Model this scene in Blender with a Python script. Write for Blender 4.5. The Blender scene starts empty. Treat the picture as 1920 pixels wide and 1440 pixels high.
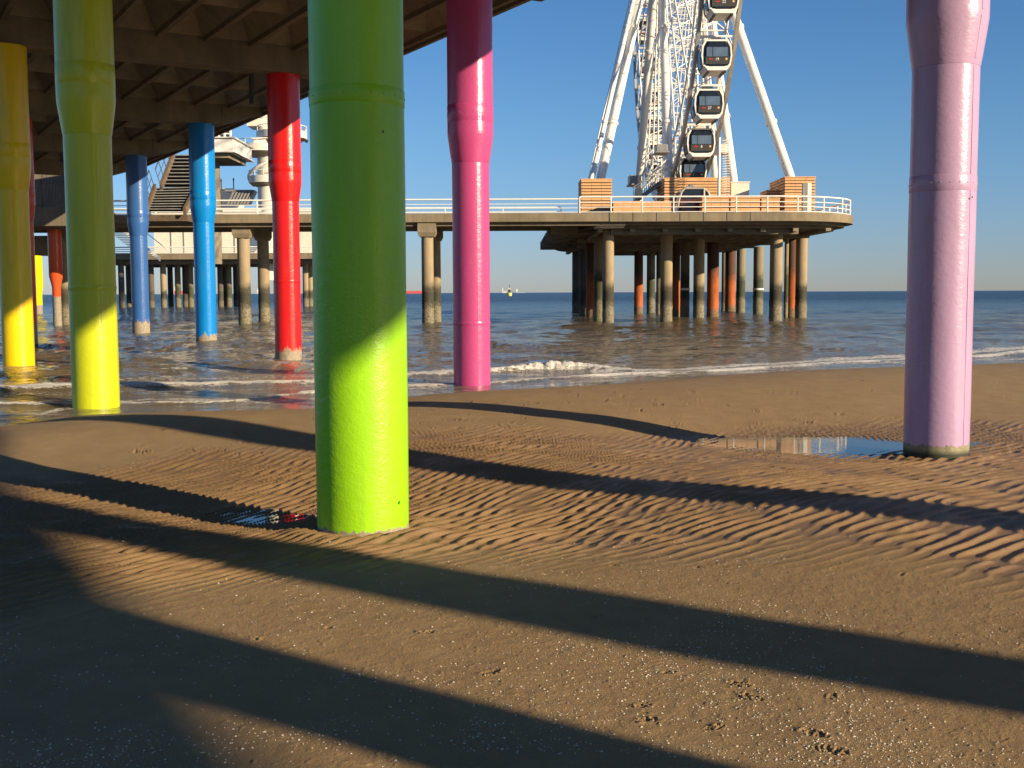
import bpy, bmesh, math, random
import numpy as np
from mathutils import Vector, Matrix
random.seed(7); rng = np.random.default_rng(11)
R = math.radians
scene = bpy.context.scene
C = scene.collection

# ------------------------------------------------------------------ camera
F_PX, PITCH, ROLL, HC = 2124.0, R(4.611), R(0.2408), 2.03
cam_d = bpy.data.cameras.new("camera"); cam = bpy.data.objects.new("camera", cam_d); C.objects.link(cam)
cam_d.sensor_fit = 'HORIZONTAL'; cam_d.sensor_width = 36.0; cam_d.lens = 36.0 * F_PX / 1920.0
cam_d.clip_start = 0.05; cam_d.clip_end = 60000
fw = Vector((0, math.cos(PITCH), -math.sin(PITCH))); up0 = Vector((0, math.sin(PITCH), math.cos(PITCH))); rt0 = Vector((1, 0, 0))
rt = rt0 * math.cos(ROLL) - up0 * math.sin(ROLL); up = up0 * math.cos(ROLL) + rt0 * math.sin(ROLL)
cam.matrix_world = Matrix(((rt.x, up.x, -fw.x, 0), (rt.y, up.y, -fw.y, 0), (rt.z, up.z, -fw.z, HC), (0, 0, 0, 1)))
scene.camera = cam

# ------------------------------------------------------------------ light
SUN_AZ, SUN_EL = R(125.0), R(15.8)          # azimuth clockwise from +Y
world = bpy.data.worlds.new("World"); scene.world = world; world.use_nodes = True
wn = world.node_tree; wn.nodes.clear()
sky = wn.nodes.new('ShaderNodeTexSky'); sky.sky_type = 'NISHITA'; sky.sun_disc = False
sky.sun_elevation = SUN_EL; sky.sun_rotation = SUN_AZ
sky.air_density = 1.0; sky.dust_density = 0.1; sky.ozone_density = 4.0; sky.altitude = 0
bg = wn.nodes.new('ShaderNodeBackground'); bg.inputs['Strength'].default_value = 0.070
wo = wn.nodes.new('ShaderNodeOutputWorld')
hs = wn.nodes.new('ShaderNodeHueSaturation'); hs.inputs['Saturation'].default_value = 1.12
tint = wn.nodes.new('ShaderNodeMix'); tint.data_type = 'RGBA'; tint.blend_type = 'MULTIPLY'; tint.inputs[0].default_value = 1.0; tint.inputs[7].default_value = (0.92, 1.0, 1.14, 1)   # camera white balance
wn.links.new(sky.outputs[0], hs.inputs['Color']); wn.links.new(hs.outputs[0], tint.inputs[6]); 
wtc = wn.nodes.new('ShaderNodeTexCoord'); wsep = wn.nodes.new('ShaderNodeSeparateXYZ'); wn.links.new(wtc.outputs['Generated'], wsep.inputs[0])
wmr = wn.nodes.new('ShaderNodeMapRange'); wmr.interpolation_type = 'SMOOTHSTEP'; wmr.inputs[1].default_value = 0.0; wmr.inputs[2].default_value = 0.16; wmr.inputs[3].default_value = 1.0; wmr.inputs[4].default_value = 0.0; wn.links.new(wsep.outputs[2], wmr.inputs[0])
hz = wn.nodes.new('ShaderNodeMix'); hz.data_type = 'RGBA'; hz.blend_type = 'MULTIPLY'; hz.inputs[7].default_value = (0.80, 0.80, 1.02, 1)      # marine air over the sea
wn.links.new(wmr.outputs[0], hz.inputs[0]); wn.links.new(tint.outputs[2], hz.inputs[6]); wn.links.new(hz.outputs[2], bg.inputs[0])
wn.links.new(bg.outputs[0], wo.inputs[0])
sd = bpy.data.lights.new("sun", 'SUN'); sd.energy = 5.0; sd.angle = R(0.53); sd.color = (1.0, 0.81, 0.54)
sun = bpy.data.objects.new("sun", sd); C.objects.link(sun)
sv = Vector((math.sin(SUN_AZ) * math.cos(SUN_EL), math.cos(SUN_AZ) * math.cos(SUN_EL), math.sin(SUN_EL)))
sun.rotation_euler = sv.to_track_quat('Z', 'Y').to_euler(); sun.location = sv * 60
vs = scene.view_settings; vs.view_transform = 'Standard'; vs.look = 'None'; vs.exposure = 0.68; vs.gamma = 1.0
scene.cycles.max_bounces = 8; scene.cycles.glossy_bounces = 4; scene.cycles.sample_clamp_indirect = 6

# ------------------------------------------------------------------ pixel -> place helpers (measured photo coordinates)
def ray(px, py):
    u = (px - 960) / F_PX; v = -(py - 720) / F_PX
    c, s = math.cos(ROLL), math.sin(ROLL)
    u2 = c * u + s * v; v2 = -s * u + c * v
    return u2, math.cos(PITCH) + v2 * math.sin(PITCH), -math.sin(PITCH) + v2 * math.cos(PITCH)
def at_z(px, py, z):
    u, f, w = ray(px, py); k = (z - HC) / w
    return Vector((k * u, k * f, z))
def at_y(px, py, Y):
    u, f, w = ray(px, py); k = Y / f
    return Vector((k * u, Y, HC + k * w))

# ------------------------------------------------------------------ object helpers
def tag(o, label=None, cat=None, group=None, kind=None):
    if label: o['label'] = label
    if cat: o['category'] = cat
    if group: o['group'] = group
    if kind: o['kind'] = kind
    return o
def empty(name, loc, label, cat, group=None, rz=0.0):
    o = bpy.data.objects.new(name, None); C.objects.link(o); o.location = loc; o.rotation_euler = (0, 0, rz)
    o.empty_display_size = 0.2
    return tag(o, label, cat, group)
class MB:
    def __init__(s): s.v = []; s.f = []; s.sm = []
    def add(s, vs, fs, smooth=False):
        b = len(s.v); s.v += [tuple(v) for v in vs]; s.f += [tuple(b + i for i in f) for f in fs]; s.sm += [smooth] * len(fs)
    def box(s, x0, x1, y0, y1, z0, z1):
        s.add([(x0,y0,z0),(x1,y0,z0),(x1,y1,z0),(x0,y1,z0),(x0,y0,z1),(x1,y0,z1),(x1,y1,z1),(x0,y1,z1)],
              [(0,3,2,1),(4,5,6,7),(0,1,5,4),(1,2,6,5),(2,3,7,6),(3,0,4,7)])
    def hexa(s, p):            # 8 corner points, bottom ring then top ring
        s.add(p, [(0,3,2,1),(4,5,6,7),(0,1,5,4),(1,2,6,5),(2,3,7,6),(3,0,4,7)])
    def tube(s, a, b, r, n=8, r2=None, cap=True):
        a = Vector(a); b = Vector(b); d = (b - a)
        if d.length < 1e-6: return
        d.normalize(); x = d.orthogonal().normalized(); y = d.cross(x); r2 = r if r2 is None else r2
        vs = [a + (x * math.cos(2*math.pi*i/n) + y * math.sin(2*math.pi*i/n)) * r for i in range(n)]
        vs += [b + (x * math.cos(2*math.pi*i/n) + y * math.sin(2*math.pi*i/n)) * r2 for i in range(n)]
        s.add(vs, [(i, (i+1) % n, n + (i+1) % n, n + i) for i in range(n)], n > 4)
        if cap: s.add(vs, [tuple(range(n))[::-1], tuple(range(n, 2*n))])
    def path(s, pts, r, n=6):
        for a, b in zip(pts[:-1], pts[1:]): s.tube(a, b, r, n)
    def lathe(s, prof, n=48, cx=0, cy=0, cap=True):
        m = len(prof); vs = [(cx + r*math.cos(2*math.pi*i/n), cy + r*math.sin(2*math.pi*i/n), z) for r, z in prof for i in range(n)]
        s.add(vs, [(j*n+i, j*n+(i+1) % n, (j+1)*n+(i+1) % n, (j+1)*n+i) for j in range(m-1) for i in range(n)], True)
        if cap: s.add(vs, [tuple(range(n))[::-1], tuple((m-1)*n+i for i in range(n))])
    def prism(s, poly, z0, z1):
        n = len(poly); vs = [(x, y, z0) for x, y in poly] + [(x, y, z1) for x, y in poly]
        s.add(vs, [tuple(range(n))[::-1], tuple(range(n, 2*n))] + [(i, (i+1) % n, n+(i+1) % n, n+i) for i in range(n)])
    def mesh(s, name):
        me = bpy.data.meshes.new(name); me.from_pydata(s.v, [], s.f); me.polygons.foreach_set('use_smooth', s.sm); me.update(); return me
    def build(s, name, m, parent=None, bevel=0.0):
        me = s.mesh(name); me.materials.append(m)
        o = bpy.data.objects.new(name, me); C.objects.link(o)
        if parent: o.parent = parent
        if bevel:
            b = o.modifiers.new('bevel', 'BEVEL'); b.width = bevel; b.segments = 2; b.limit_method = 'ANGLE'
        return o
def copy_tree(o, parent=None):
    c = o.copy(); C.objects.link(c); c.parent = parent
    for ch in list(o.children): copy_tree(ch, c)
    return c

# ------------------------------------------------------------------ material helpers
class MT:
    def __init__(s, name):
        s.m = bpy.data.materials.new(name); s.m.use_nodes = True; s.t = s.m.node_tree; s.n = s.t.nodes; s.l = s.t.links
        s.b = s.n['Principled BSDF']; s.tc = s.n.new('ShaderNodeTexCoord')
    def noise(s, scale, detail=4, rough=0.55, vec=None, stretch=None, space='Object', dist=0.0):
        n = s.n.new('ShaderNodeTexNoise'); n.inputs['Scale'].default_value = scale; n.inputs['Detail'].default_value = detail
        n.inputs['Roughness'].default_value = rough; n.inputs['Distortion'].default_value = dist
        v = vec or s.tc.outputs[space]
        if stretch:
            mp = s.n.new('ShaderNodeMapping'); mp.inputs['Scale'].default_value = stretch; s.l.new(v, mp.inputs[0]); v = mp.outputs[0]
        s.l.new(v, n.inputs['Vector']); return n.outputs[0]
    def ramp(s, inp, stops, interp='LINEAR'):
        r = s.n.new('ShaderNodeValToRGB'); r.color_ramp.interpolation = interp; e = r.color_ramp.elements
        while len(e) < len(stops): e.new(0.5)
        for i, (p, c) in enumerate(stops):
            e[i].position = p; e[i].color = tuple(c) + (1,) if len(c) == 3 else c
        s.l.new(inp, r.inputs[0]); return r.outputs[0]
    def rng(s, inp, a, b, c=0.0, d=1.0, smooth=False):
        r = s.n.new('ShaderNodeMapRange'); r.clamp = True
        if smooth: r.interpolation_type = 'SMOOTHSTEP'
        for i, v in zip((1, 2, 3, 4), (a, b, c, d)): r.inputs[i].default_value = v
        s.l.new(inp, r.inputs[0]); return r.outputs[0]
    def math(s, op, a, b=None):
        n = s.n.new('ShaderNodeMath'); n.operation = op
        for i, x in enumerate((a, b)):
            if x is None: continue
            if isinstance(x, (int, float)): n.inputs[i].default_value = x
            else: s.l.new(x, n.inputs[i])
        return n.outputs[0]
    def mix(s, fac, a, b, mode='MIX'):
        n = s.n.new('ShaderNodeMix'); n.data_type = 'RGBA'; n.blend_type = mode
        for i, x in ((0, fac), (6, a), (7, b)):
            if isinstance(x, (int, float)): n.inputs[i].default_value = x
            elif isinstance(x, (tuple, list)): n.inputs[i].default_value = tuple(x) + (1,) if len(x) == 3 else x
            else: s.l.new(x, n.inputs[i])
        return n.outputs[2]
    def sep(s, space='Object'):
        n = s.n.new('ShaderNodeSeparateXYZ'); s.l.new(s.tc.outputs[space], n.inputs[0]); return n.outputs
    def pos(s):
        g = s.n.new('ShaderNodeNewGeometry'); n = s.n.new('ShaderNodeSeparateXYZ'); s.l.new(g.outputs['Position'], n.inputs[0]); return n.outputs, g.outputs['Position']
    def bump(s, h, strength, dist, prev=None):
        b = s.n.new('ShaderNodeBump'); b.inputs['Strength'].default_value = strength; b.inputs['Distance'].default_value = dist
        s.l.new(h, b.inputs['Height'])
        if prev: s.l.new(prev, b.inputs['Normal'])
        return b.outputs[0]
    def set(s, **k):
        for n, v in k.items():
            n = {'color': 'Base Color', 'rough': 'Roughness', 'metal': 'Metallic', 'normal': 'Normal', 'spec': 'Specular IOR Level', 'ior': 'IOR', 'coat': 'Coat Weight', 'coatr': 'Coat Roughness', 'trans': 'Transmission Weight', 'alpha': 'Alpha'}[n]
            if isinstance(v, (int, float)): s.b.inputs[n].default_value = v
            elif isinstance(v, tuple): s.b.inputs[n].default_value = v + (1,) if len(v) == 3 else v
            else: s.l.new(v, s.b.inputs[n])
        return s.m
def scl(c, k): return tuple(min(1, x * k) for x in c)
def plain(name, col, rough=0.5, var=0.15, scale=3.0, bump=0.0, metal=0.0, spec=0.5):
    t = MT(name); n = t.noise(scale, 5, 0.6)
    c = t.ramp(n, [(0.3, scl(col, 1 - var)), (0.7, scl(col, 1 + var))])
    t.set(color=c, rough=rough, metal=metal, spec=spec)
    if bump: t.set(normal=t.bump(t.noise(scale * 8, 4), 0.4, bump))
    return t.m
def paint(name, col, worn=0.0, base_col=(0.33, 0.28, 0.21), rough=0.17, peel=1.0, jag=0.18, dark_base=None):
    """glossy enamel on a steel pile; bare concrete shows where the sea has worn it off (height worn, metres above sea)"""
    t = MT(name); z = t.sep()[2]
    st = t.noise(1.6, 4, 0.6, stretch=(1, 1, 0.25)); gr = t.noise(14, 5, 0.65)
    c = t.ramp(st, [(0.3, scl(col, 0.88)), (0.7, scl(col, 1.06))])
    speck = t.ramp(t.noise(38, 3, 0.7), [(0.735, (0, 0, 0)), (0.76, (1, 1, 1))])
    c = t.mix(t.math('MULTIPLY', speck, 0.55), c, scl(col, 0.35))
    dirt = t.ramp(t.noise(5, 6, 0.7, stretch=(1, 1, 0.12)), [(0.5, (0, 0, 0)), (0.8, (1, 1, 1))])
    c = t.mix(t.math('MULTIPLY', dirt, 0.24), c, (0.12, 0.10, 0.07))
    rr = rough
    if worn > -5:
        j = t.math('ADD', z, t.math('MULTIPLY', t.math('SUBTRACT', t.noise(9, 7, 0.8, stretch=(1, 1, 0.22)), 0.5), -jag * 4))
        wf = t.math('LESS_THAN', j, worn)
        cc = t.ramp(gr, [(0.3, scl(base_col, 0.55)), (0.6, base_col), (0.8, scl(base_col, 1.3))])
        if dark_base: cc = t.mix(t.rng(z, dark_base, dark_base + 0.06), (0.03, 0.035, 0.02), cc)
        c = t.mix(wf, c, cc)
        rr = t.rng(wf, 0, 1, rough, 0.75)
    nb = t.bump(t.noise(55, 3, 0.5), 0.12 * peel, 0.01)
    nb = t.bump(t.noise(10, 4, 0.6, stretch=(1, 1, 1.6)), 0.38, 0.012, nb)
    nb = t.bump(t.noise(2.2, 2, 0.5), 0.25, 0.02, nb)
    t.set(color=c, rough=rr, spec=0.5, normal=nb); return t.m
def concrete(name, col, var=0.35, streak=0.4):
    t = MT(name)
    a = t.ramp(t.noise(0.7, 7, 0.65), [(0.3, scl(col, 1 - var)), (0.7, scl(col, 1 + var * 0.6))])
    d = t.ramp(t.noise(2.5, 6, 0.7, stretch=(1, 1, 0.15)), [(0.45, (0, 0, 0)), (0.8, (1, 1, 1))])
    c = t.mix(t.math('MULTIPLY', d, streak), a, scl(col, 0.3))
    t.set(color=c, rough=0.85, spec=0.25, normal=t.bump(t.noise(9, 6, 0.7), 0.35, 0.03)); return t.m
def pile_mat(name, top, mid, low, z1, z2, wet=0.5):
    """weathered pile: bare shaft, dark tide band, barnacles at the water"""
    t = MT(name); z = t.sep()[2]
    jz = t.math('ADD', z, t.math('MULTIPLY', t.math('SUBTRACT', t.noise(1.8, 6, 0.7), 0.5), 1.8))
    n = t.noise(1.4, 6, 0.65, stretch=(1, 1, 0.3))
    ct = t.ramp(n, [(0.3, scl(top, 0.75)), (0.7, scl(top, 1.2))])
    cm = t.ramp(n, [(0.3, scl(mid, 0.6)), (0.7, scl(mid, 1.5))])
    cl = t.ramp(t.noise(12, 5, 0.75), [(0.38, scl(low, 0.25)), (0.6, scl(low, 1.1))])
    c = t.mix(t.rng(jz, z1, z1 + 0.8), cm, ct); c = t.mix(t.rng(jz, z2, z2 + 0.35), cl, c)
    g = t.ramp(t.noise(0.9, 4), [(0.55, (0, 0, 0)), (0.75, (1, 1, 1))]); c = t.mix(t.math('MULTIPLY', g, t.rng(jz, z1 + 1.5, z1, 0, 0.35)), c, (0.05, 0.09, 0.025))
    t.set(color=c, rough=0.75, spec=0.3, normal=t.bump(t.noise(16, 6, 0.75), 0.7, 0.04)); return t.m

M = {}
M['concrete'] = concrete('concrete_bare', (0.28, 0.23, 0.16))
M['soffit'] = concrete('concrete_soffit', (0.29, 0.245, 0.18), 0.3, 0.5)
M['beam'] = concrete('concrete_beam', (0.21, 0.175, 0.125), 0.3, 0.45)
M['fascia'] = concrete('concrete_fascia', (0.24, 0.195, 0.13), 0.28, 0.5)
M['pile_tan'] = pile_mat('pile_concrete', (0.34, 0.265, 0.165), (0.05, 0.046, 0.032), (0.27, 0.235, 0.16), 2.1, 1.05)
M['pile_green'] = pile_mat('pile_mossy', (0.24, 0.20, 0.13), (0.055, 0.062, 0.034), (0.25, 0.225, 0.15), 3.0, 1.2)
M['pile_rust'] = pile_mat('pile_rust_shaded_top', (0.10, 0.048, 0.032), (0.36, 0.095, 0.026), (0.26, 0.17, 0.10), 3.0, 0.5)  # rust orange below; the darker top is deck shade painted into the colour
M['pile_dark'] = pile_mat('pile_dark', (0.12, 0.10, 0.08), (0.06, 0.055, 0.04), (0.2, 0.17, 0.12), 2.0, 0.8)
M['white'] = plain('white_paint', (0.78, 0.75, 0.68), 0.38, 0.06, 2.0)
M['offwhite'] = plain('cream_paint', (0.72, 0.67, 0.56), 0.5, 0.10, 1.2)
M['wheel'] = plain('wheel_steel_paint', (0.84, 0.81, 0.74), 0.35, 0.08, 0.8)
M['wheelgrey'] = plain('grey_steel_paint', (0.42, 0.39, 0.33), 0.4, 0.12, 0.8)
M['rail'] = plain('rail_white_paint', (0.80, 0.78, 0.72), 0.4, 0.06, 3)
M['dark'] = plain('dark_metal', (0.035, 0.033, 0.03), 0.5, 0.3, 4)
M['rubber'] = plain('black_rubber', (0.02, 0.02, 0.02), 0.7, 0.2, 5)
M['grey'] = plain('grey_metal', (0.25, 0.25, 0.24), 0.45, 0.2, 3)
M['brown'] = plain('rusty_brown_steel', (0.12, 0.085, 0.055), 0.6, 0.35, 3)
M['glass'] = plain('dark_tinted_glass', (0.014, 0.016, 0.02), 0.06, 0.2, 2)
M['glass2'] = plain('sky_tinted_glass', (0.10, 0.15, 0.22), 0.08, 0.2, 1.5)
M['redtext'] = plain('red_lettering', (0.45, 0.02, 0.02), 0.5, 0.1)
M['lampglow'] = plain('amber_reflector', (0.9, 0.5, 0.2), 0.3, 0.1)
M['numtext'] = plain('white_lettering', (0.8, 0.8, 0.8), 0.5, 0.02)
def wood_mat():
    t = MT('larch_boards'); n = t.noise(3.0, 6, 0.6, stretch=(0.6, 0.6, 7))
    k = t.noise(0.9, 3, 0.5, stretch=(1, 1, 4))
    c = t.ramp(n, [(0.3, (0.54, 0.28, 0.115)), (0.55, (0.76, 0.43, 0.185)), (0.75, (0.82, 0.50, 0.25))])
    c = t.mix(t.math('MULTIPLY', k, 0.35), c, (0.60, 0.28, 0.11)); t.set(color=c, rough=0.6); return t.m
M['wood'] = wood_mat()
# ------------------------------------------------------------------ numpy noise
def _hash(ix, iy, seed):
    h = (ix.astype(np.int64) * 374761393 + iy.astype(np.int64) * 668265263 + seed * 1442695041) & 0xffffffff
    h = ((h ^ (h >> 13)) * 1274126177) & 0xffffffff
    return ((h ^ (h >> 16)) & 0xffffff) / float(0xffffff)
def vnoise(x, y, seed=0):
    ix = np.floor(x); iy = np.floor(y); fx = x - ix; fy = y - iy
    fx = fx * fx * (3 - 2 * fx); fy = fy * fy * (3 - 2 * fy)
    a = _hash(ix, iy, seed); b = _hash(ix + 1, iy, seed); c = _hash(ix, iy + 1, seed); d = _hash(ix + 1, iy + 1, seed)
    return (a * (1 - fx) + b * fx) * (1 - fy) + (c * (1 - fx) + d * fx) * fy
def fbm(x, y, oct=4, seed=0, gain=0.5):
    s = 0; a = 1; n = 0
    for o in range(oct):
        s = s + a * (vnoise(x, y, seed + o * 17) - 0.5); n += a; a *= gain; x = x * 2.03 + 5.2; y = y * 2.03 + 1.7
    return s / n * 2
def sstep(a, b, x):
    t = np.clip((x - a) / (b - a), 0, 1); return t * t * (3 - 2 * t)

# ------------------------------------------------------------------ shore and sand heights (metres above the sea)
SHX = np.array([-60, -20, -12, -9, -7.9, -6.8, -5.1, -3.5, -2.0, 0.45, 2.9, 7.4, 10.4, 14.1, 22, 40, 90.])
SHY = np.array([12, 12.5, 13.5, 16.3, 17.6, 19.3, 19.6, 20.2, 22.2, 23.9, 25.8, 29.0, 30.3, 31.2, 32.5, 35, 40.])
def shore(x): return np.interp(x, SHX, SHY)
CP = [(-5.7,15.9,.27),(-4,14.8,.21),(-2.4,13.8,.12),(-1.1,12.9,.06),(2.4,10.5,.10),(4.2,9.3,.09),
      (3.1,16.2,-.11),(3.95,15.45,-.13),(4.9,16.2,-.11),(2.3,16.6,-.06),(1.9,16.9,.04),(.34,18,.12),(-1.7,19.4,.12),(-3.2,17.6,.22),
      (-2.3,10.45,-.114),(-3.6,11.4,-.06),(-5.9,13,-.02),(-1.3,9.8,.0),(5.0,14.8,-.12),(4.2,14.6,-.11),(3.4,15.3,-.11),(5.7,13.6,-.05),(6.5,14.7,-.085),(-7.4,18.6,.05),
      (-3.2,9.6,.0),(-5.5,10.5,.03),(0,6,.03),(-2,6,.03),(2.6,5.6,.06),(0,4,.03),(2.0,4,.03),(3,2,.03),(-3,4,.03),(5.5,5.5,.08),(8,9,.09),(8.5,14.5,-.02),
      (6.9,16.0,-.085),(9.5,19,-.03),(1.6,11.2,.05),(3.2,10.1,.10),(0.3,9.8,-.078),(-.4,11.9,.0),(2.6,13.2,.02),(5.5,11.8,.05),(-8,14,.10),(-6.5,14.6,.17),(-10,12,.1),
      (4.6,19.5,.17),(3,20.8,.26),(6.5,23.5,.30),(9.5,25.5,.30),(13,27,.30),(11,21.5,.08),(0.8,20.8,.24),(-1.2,20.6,.17),(18,27,.3),(14,20,.1),
      (-12,6,.25),(-15,-5,.5),(0,-8,.5),(15,-5,.6),(15,6,.3),(22,12,.25)]
for x in (-20, -12, -9, -7.9, -6.8, -5.1, -3.5, -2, .45, 2.9, 7.4, 10.4, 14.1, 22): CP.append((x, float(shore(x)), 0.0)); CP.append((x - .4, float(shore(x)) + 2.2, -0.13)); CP.append((x - 1, float(shore(x)) + 8, -.45))
CP = np.array(CP)
def tps(px, py, cp):
    n = len(cp); d = np.hypot(cp[:, None, 0] - cp[None, :, 0], cp[:, None, 1] - cp[None, :, 1])
    K = np.where(d > 0, d * d * np.log(d + 1e-12), 0) + np.eye(n) * 0.35
    P = np.c_[np.ones(n), cp[:, 0], cp[:, 1]]; A = np.block([[K, P], [P.T, np.zeros((3, 3))]])
    w = np.linalg.solve(A, np.r_[cp[:, 2], 0, 0, 0])
    d = np.hypot(px[..., None] - cp[:, 0], py[..., None] - cp[:, 1])
    return (np.where(d > 0, d * d * np.log(d + 1e-12), 0) * w[:n]).sum(-1) + w[n] + w[n+1] * px + w[n+2] * py
_gx = np.linspace(-24, 26, 126); _gy = np.linspace(-10, 42, 131)
_G = tps(*np.meshgrid(_gx, _gy), CP)
def bilin(x, y):
    fx = np.clip((x - _gx[0]) / (_gx[1] - _gx[0]), 0, len(_gx) - 1.001); fy = np.clip((y - _gy[0]) / (_gy[1] - _gy[0]), 0, len(_gy) - 1.001)
    i = fx.astype(int); j = fy.astype(int); a = fx - i; b = fy - j
    return (_G[j, i] * (1 - a) + _G[j, i+1] * a) * (1 - b) + (_G[j+1, i] * (1 - a) + _G[j+1, i+1] * a) * b
def ground_base(x, y):
    g = bilin(x, y); out = sstep(0, 14, np.maximum.reduce([-20 - x, x - 22, -8 - y, 0 * x]))
    land = np.clip(0.3 + (shore(x) - y) * 0.03, -3, 2.2)
    g = g * (1 - out) + land * out
    off = y - shore(x); g = np.where(off > 8, np.minimum(g, -0.45 - (off - 8) * 0.05), g)
    g = g - 0.09 * np.exp(-(((x + 2.15) / 0.9) ** 2 + ((y - 10.45) / 0.35) ** 2)) * 0.12
    return np.maximum(g, -4)
# columns of the covered pier: x, y, radius at the sand
COLS = {'green': (-1.31, 9.81), 'lilac': (5.44, 14.43), 'pink': (-0.87, 24.6), 'lime': (-7.41, 20.1), 'yellow': (-13.24, 30.38),
        'red': (-6.81, 34.51), 'blue': (-11.93, 44.27), 'blue2': (-17.71, 54.19)}
FRONT_PX = np.array([-600, 0, 300, 560, 800, 1100, 1400, 1700, 1920, 2500]); FRONT_R = np.array([7.3, 7.4, 7.6, 7.9, 8.3, 8.3, 8.5, 8.3, 7.8, 7.6])
BACK_PX = np.array([-600, 0, 300, 590, 770, 1000, 1200, 1350, 1500, 1700, 1920, 2500]); BACK_R = np.array([14.2, 14.3, 14.6, 14.9, 15.6, 16.6, 16.6, 17.6, 18.6, 19.2, 19.8, 21])
def ripples(x, y):
    r = np.hypot(x, y); px = 960 + F_PX * np.clip(x / np.maximum(y, 0.5), -1.2, 1.2)
    rf = np.interp(px, FRONT_PX, FRONT_R); rb = np.interp(px, BACK_PX, BACK_R); w = fbm(x * 0.8, y * 0.8, 3, 5) * 0.7
    m = sstep(rf - 0.5, rf + 1.3, r + w) * (1 - sstep(rb - 1.4, rb + 0.3, r + w))
    wx = x + fbm(x * 0.35, y * 0.35, 2, 21) * 0.26 + fbm(x * 2.4, y * 2.4, 3, 23) * 0.045; wy = y + fbm(x * 0.35, y * 0.35, 2, 31) * 0.26 + fbm(x * 2.4, y * 2.4, 3, 33) * 0.045
    def field(lam0, seed, adeg, sp):
        rr = np.random.default_rng(seed); c = 0; s = 0
        for k in range(9):
            lam = lam0 * (1 + rr.normal() * 0.10); a = R(adeg) + rr.normal() * sp; ph = rr.uniform(0, 6.28); w_ = rr.uniform(.6, 1)
            ar = 2 * np.pi * (wx * math.sin(a) + wy * math.cos(a)) / lam + ph; c = c + np.cos(ar) * w_; s = s + np.sin(ar) * w_
        am = np.sqrt(c * c + s * s) / 2.3; ph = np.arctan2(s, c); ph = ph + 0.55 * np.sin(ph + 0.6)
        return (0.5 + 0.5 * np.cos(ph)) ** 1.5 * np.tanh(am * 1.5) * lam0 / 0.16
    wide = sstep(0.2, 3.2, x + 0.35 * (12 - y) + 1.2 * w)
    hh = field(0.120, 4, -54, 0.08) * 1.35 * (1 - wide) + field(0.150, 9, -42, 0.085) * 0.95 * wide
    return m * (hh - 0.42) * 0.034 * (1 + 0.5 * fbm(x * 0.6, y * 0.6, 3, 41)) , m
PRINTS = [(920,1250,.045,35),(1385,1272,.045,-40),(1408,1297,.045,-50),(1203,1310,.035,20),(1212,1338,.04,25),(1525,1366,.05,-35),(1558,1398,.05,-30),(1255,1250,.035,10),
          (1340,1352,.035,30),(1120,1145,.03,30),(1310,1052,.035,0),(1375,1083,.03,0),(1690,1075,.03,40),(1150,1045,.03,10),(480,1188,.03,60),(1560,1298,.03,60),(1060,1060,.03,20),(610,1168,.03,30),(800,1175,.04,10)]
PR = [(at_z(a, b, 0.06), s, R(t)) for a, b, s, t in PRINTS]
FAR_PR = []
for i in range(95):
    px = 780 + random.random() * 1140; t = random.random(); yy = np.interp(px, [780, 1000, 1500, 1920], [752, 742, 705, 692]); yb = np.interp(px, [780, 1000, 1500, 1920], [800, 795, 768, 755])
    FAR_PR.append((at_z(px, yy + (yb - yy) * t, 0.2), 0.03 + random.random() * 0.05, random.random() * 3))
for k in range(26):
    FAR_PR.append((at_z(random.uniform(240, 590), random.uniform(785, 850), 0.15), random.uniform(.04, .07), random.random() * 3))
def ground_full(x, y):
    g = ground_base(x, y)
    rp, m = ripples(x, y)
    g = g + rp + fbm(x * 0.5, y * 0.5, 3, 3) * 0.018 + fbm(x * 2.2, y * 2.2, 3, 9) * 0.0045
    near = 1 - sstep(9, 16, np.hypot(x, y))
    g = g + near * (fbm(x * 17, y * 17, 3, 13) * 0.0030 + np.maximum(fbm(x * 34, y * 34, 2, 15) - 0.35, 0) * 0.008) * (1 - 0.6 * m)
    # scour rings and small mounds round the pile feet
    for n, (cx, cy) in COLS.items():
        d = np.hypot(x - cx, y - cy)
        g = g + 0.028 * np.exp(-((d - 0.56) / 0.14) ** 2) * (0.55 + 0.9 * (vnoise(x * 3, y * 3, 77))) * (1 if n in ('green', 'lilac') else 0.3)
    for lst in (PR, FAR_PR):
        for p, s, a in lst:
            dx = x - p.x; dy = y - p.y; sel = (np.abs(dx) < 0.5) & (np.abs(dy) < 0.5)
            if not sel.any(): continue
            ux = (dx[sel] * math.cos(a) + dy[sel] * math.sin(a)) / (s * 1.5); uy = (-dx[sel] * math.sin(a) + dy[sel] * math.cos(a)) / (s * 0.8)
            q = np.sqrt(ux * ux + uy * uy)
            tread = fbm(x[sel] * 75, y[sel] * 75, 2, 3) * 0.013
            g[sel] += (-0.003 * (1 - sstep(0.5, 1.1, q + tread * 20)) + 0.003 * np.exp(-((q - 1.1) / 0.3) ** 2) * (0.5 + vnoise(x[sel] * 20, y[sel] * 20, 8)) + tread * (1 - sstep(0.9, 1.25, q))) * (0.4 + s / 0.08)
    return g

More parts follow.
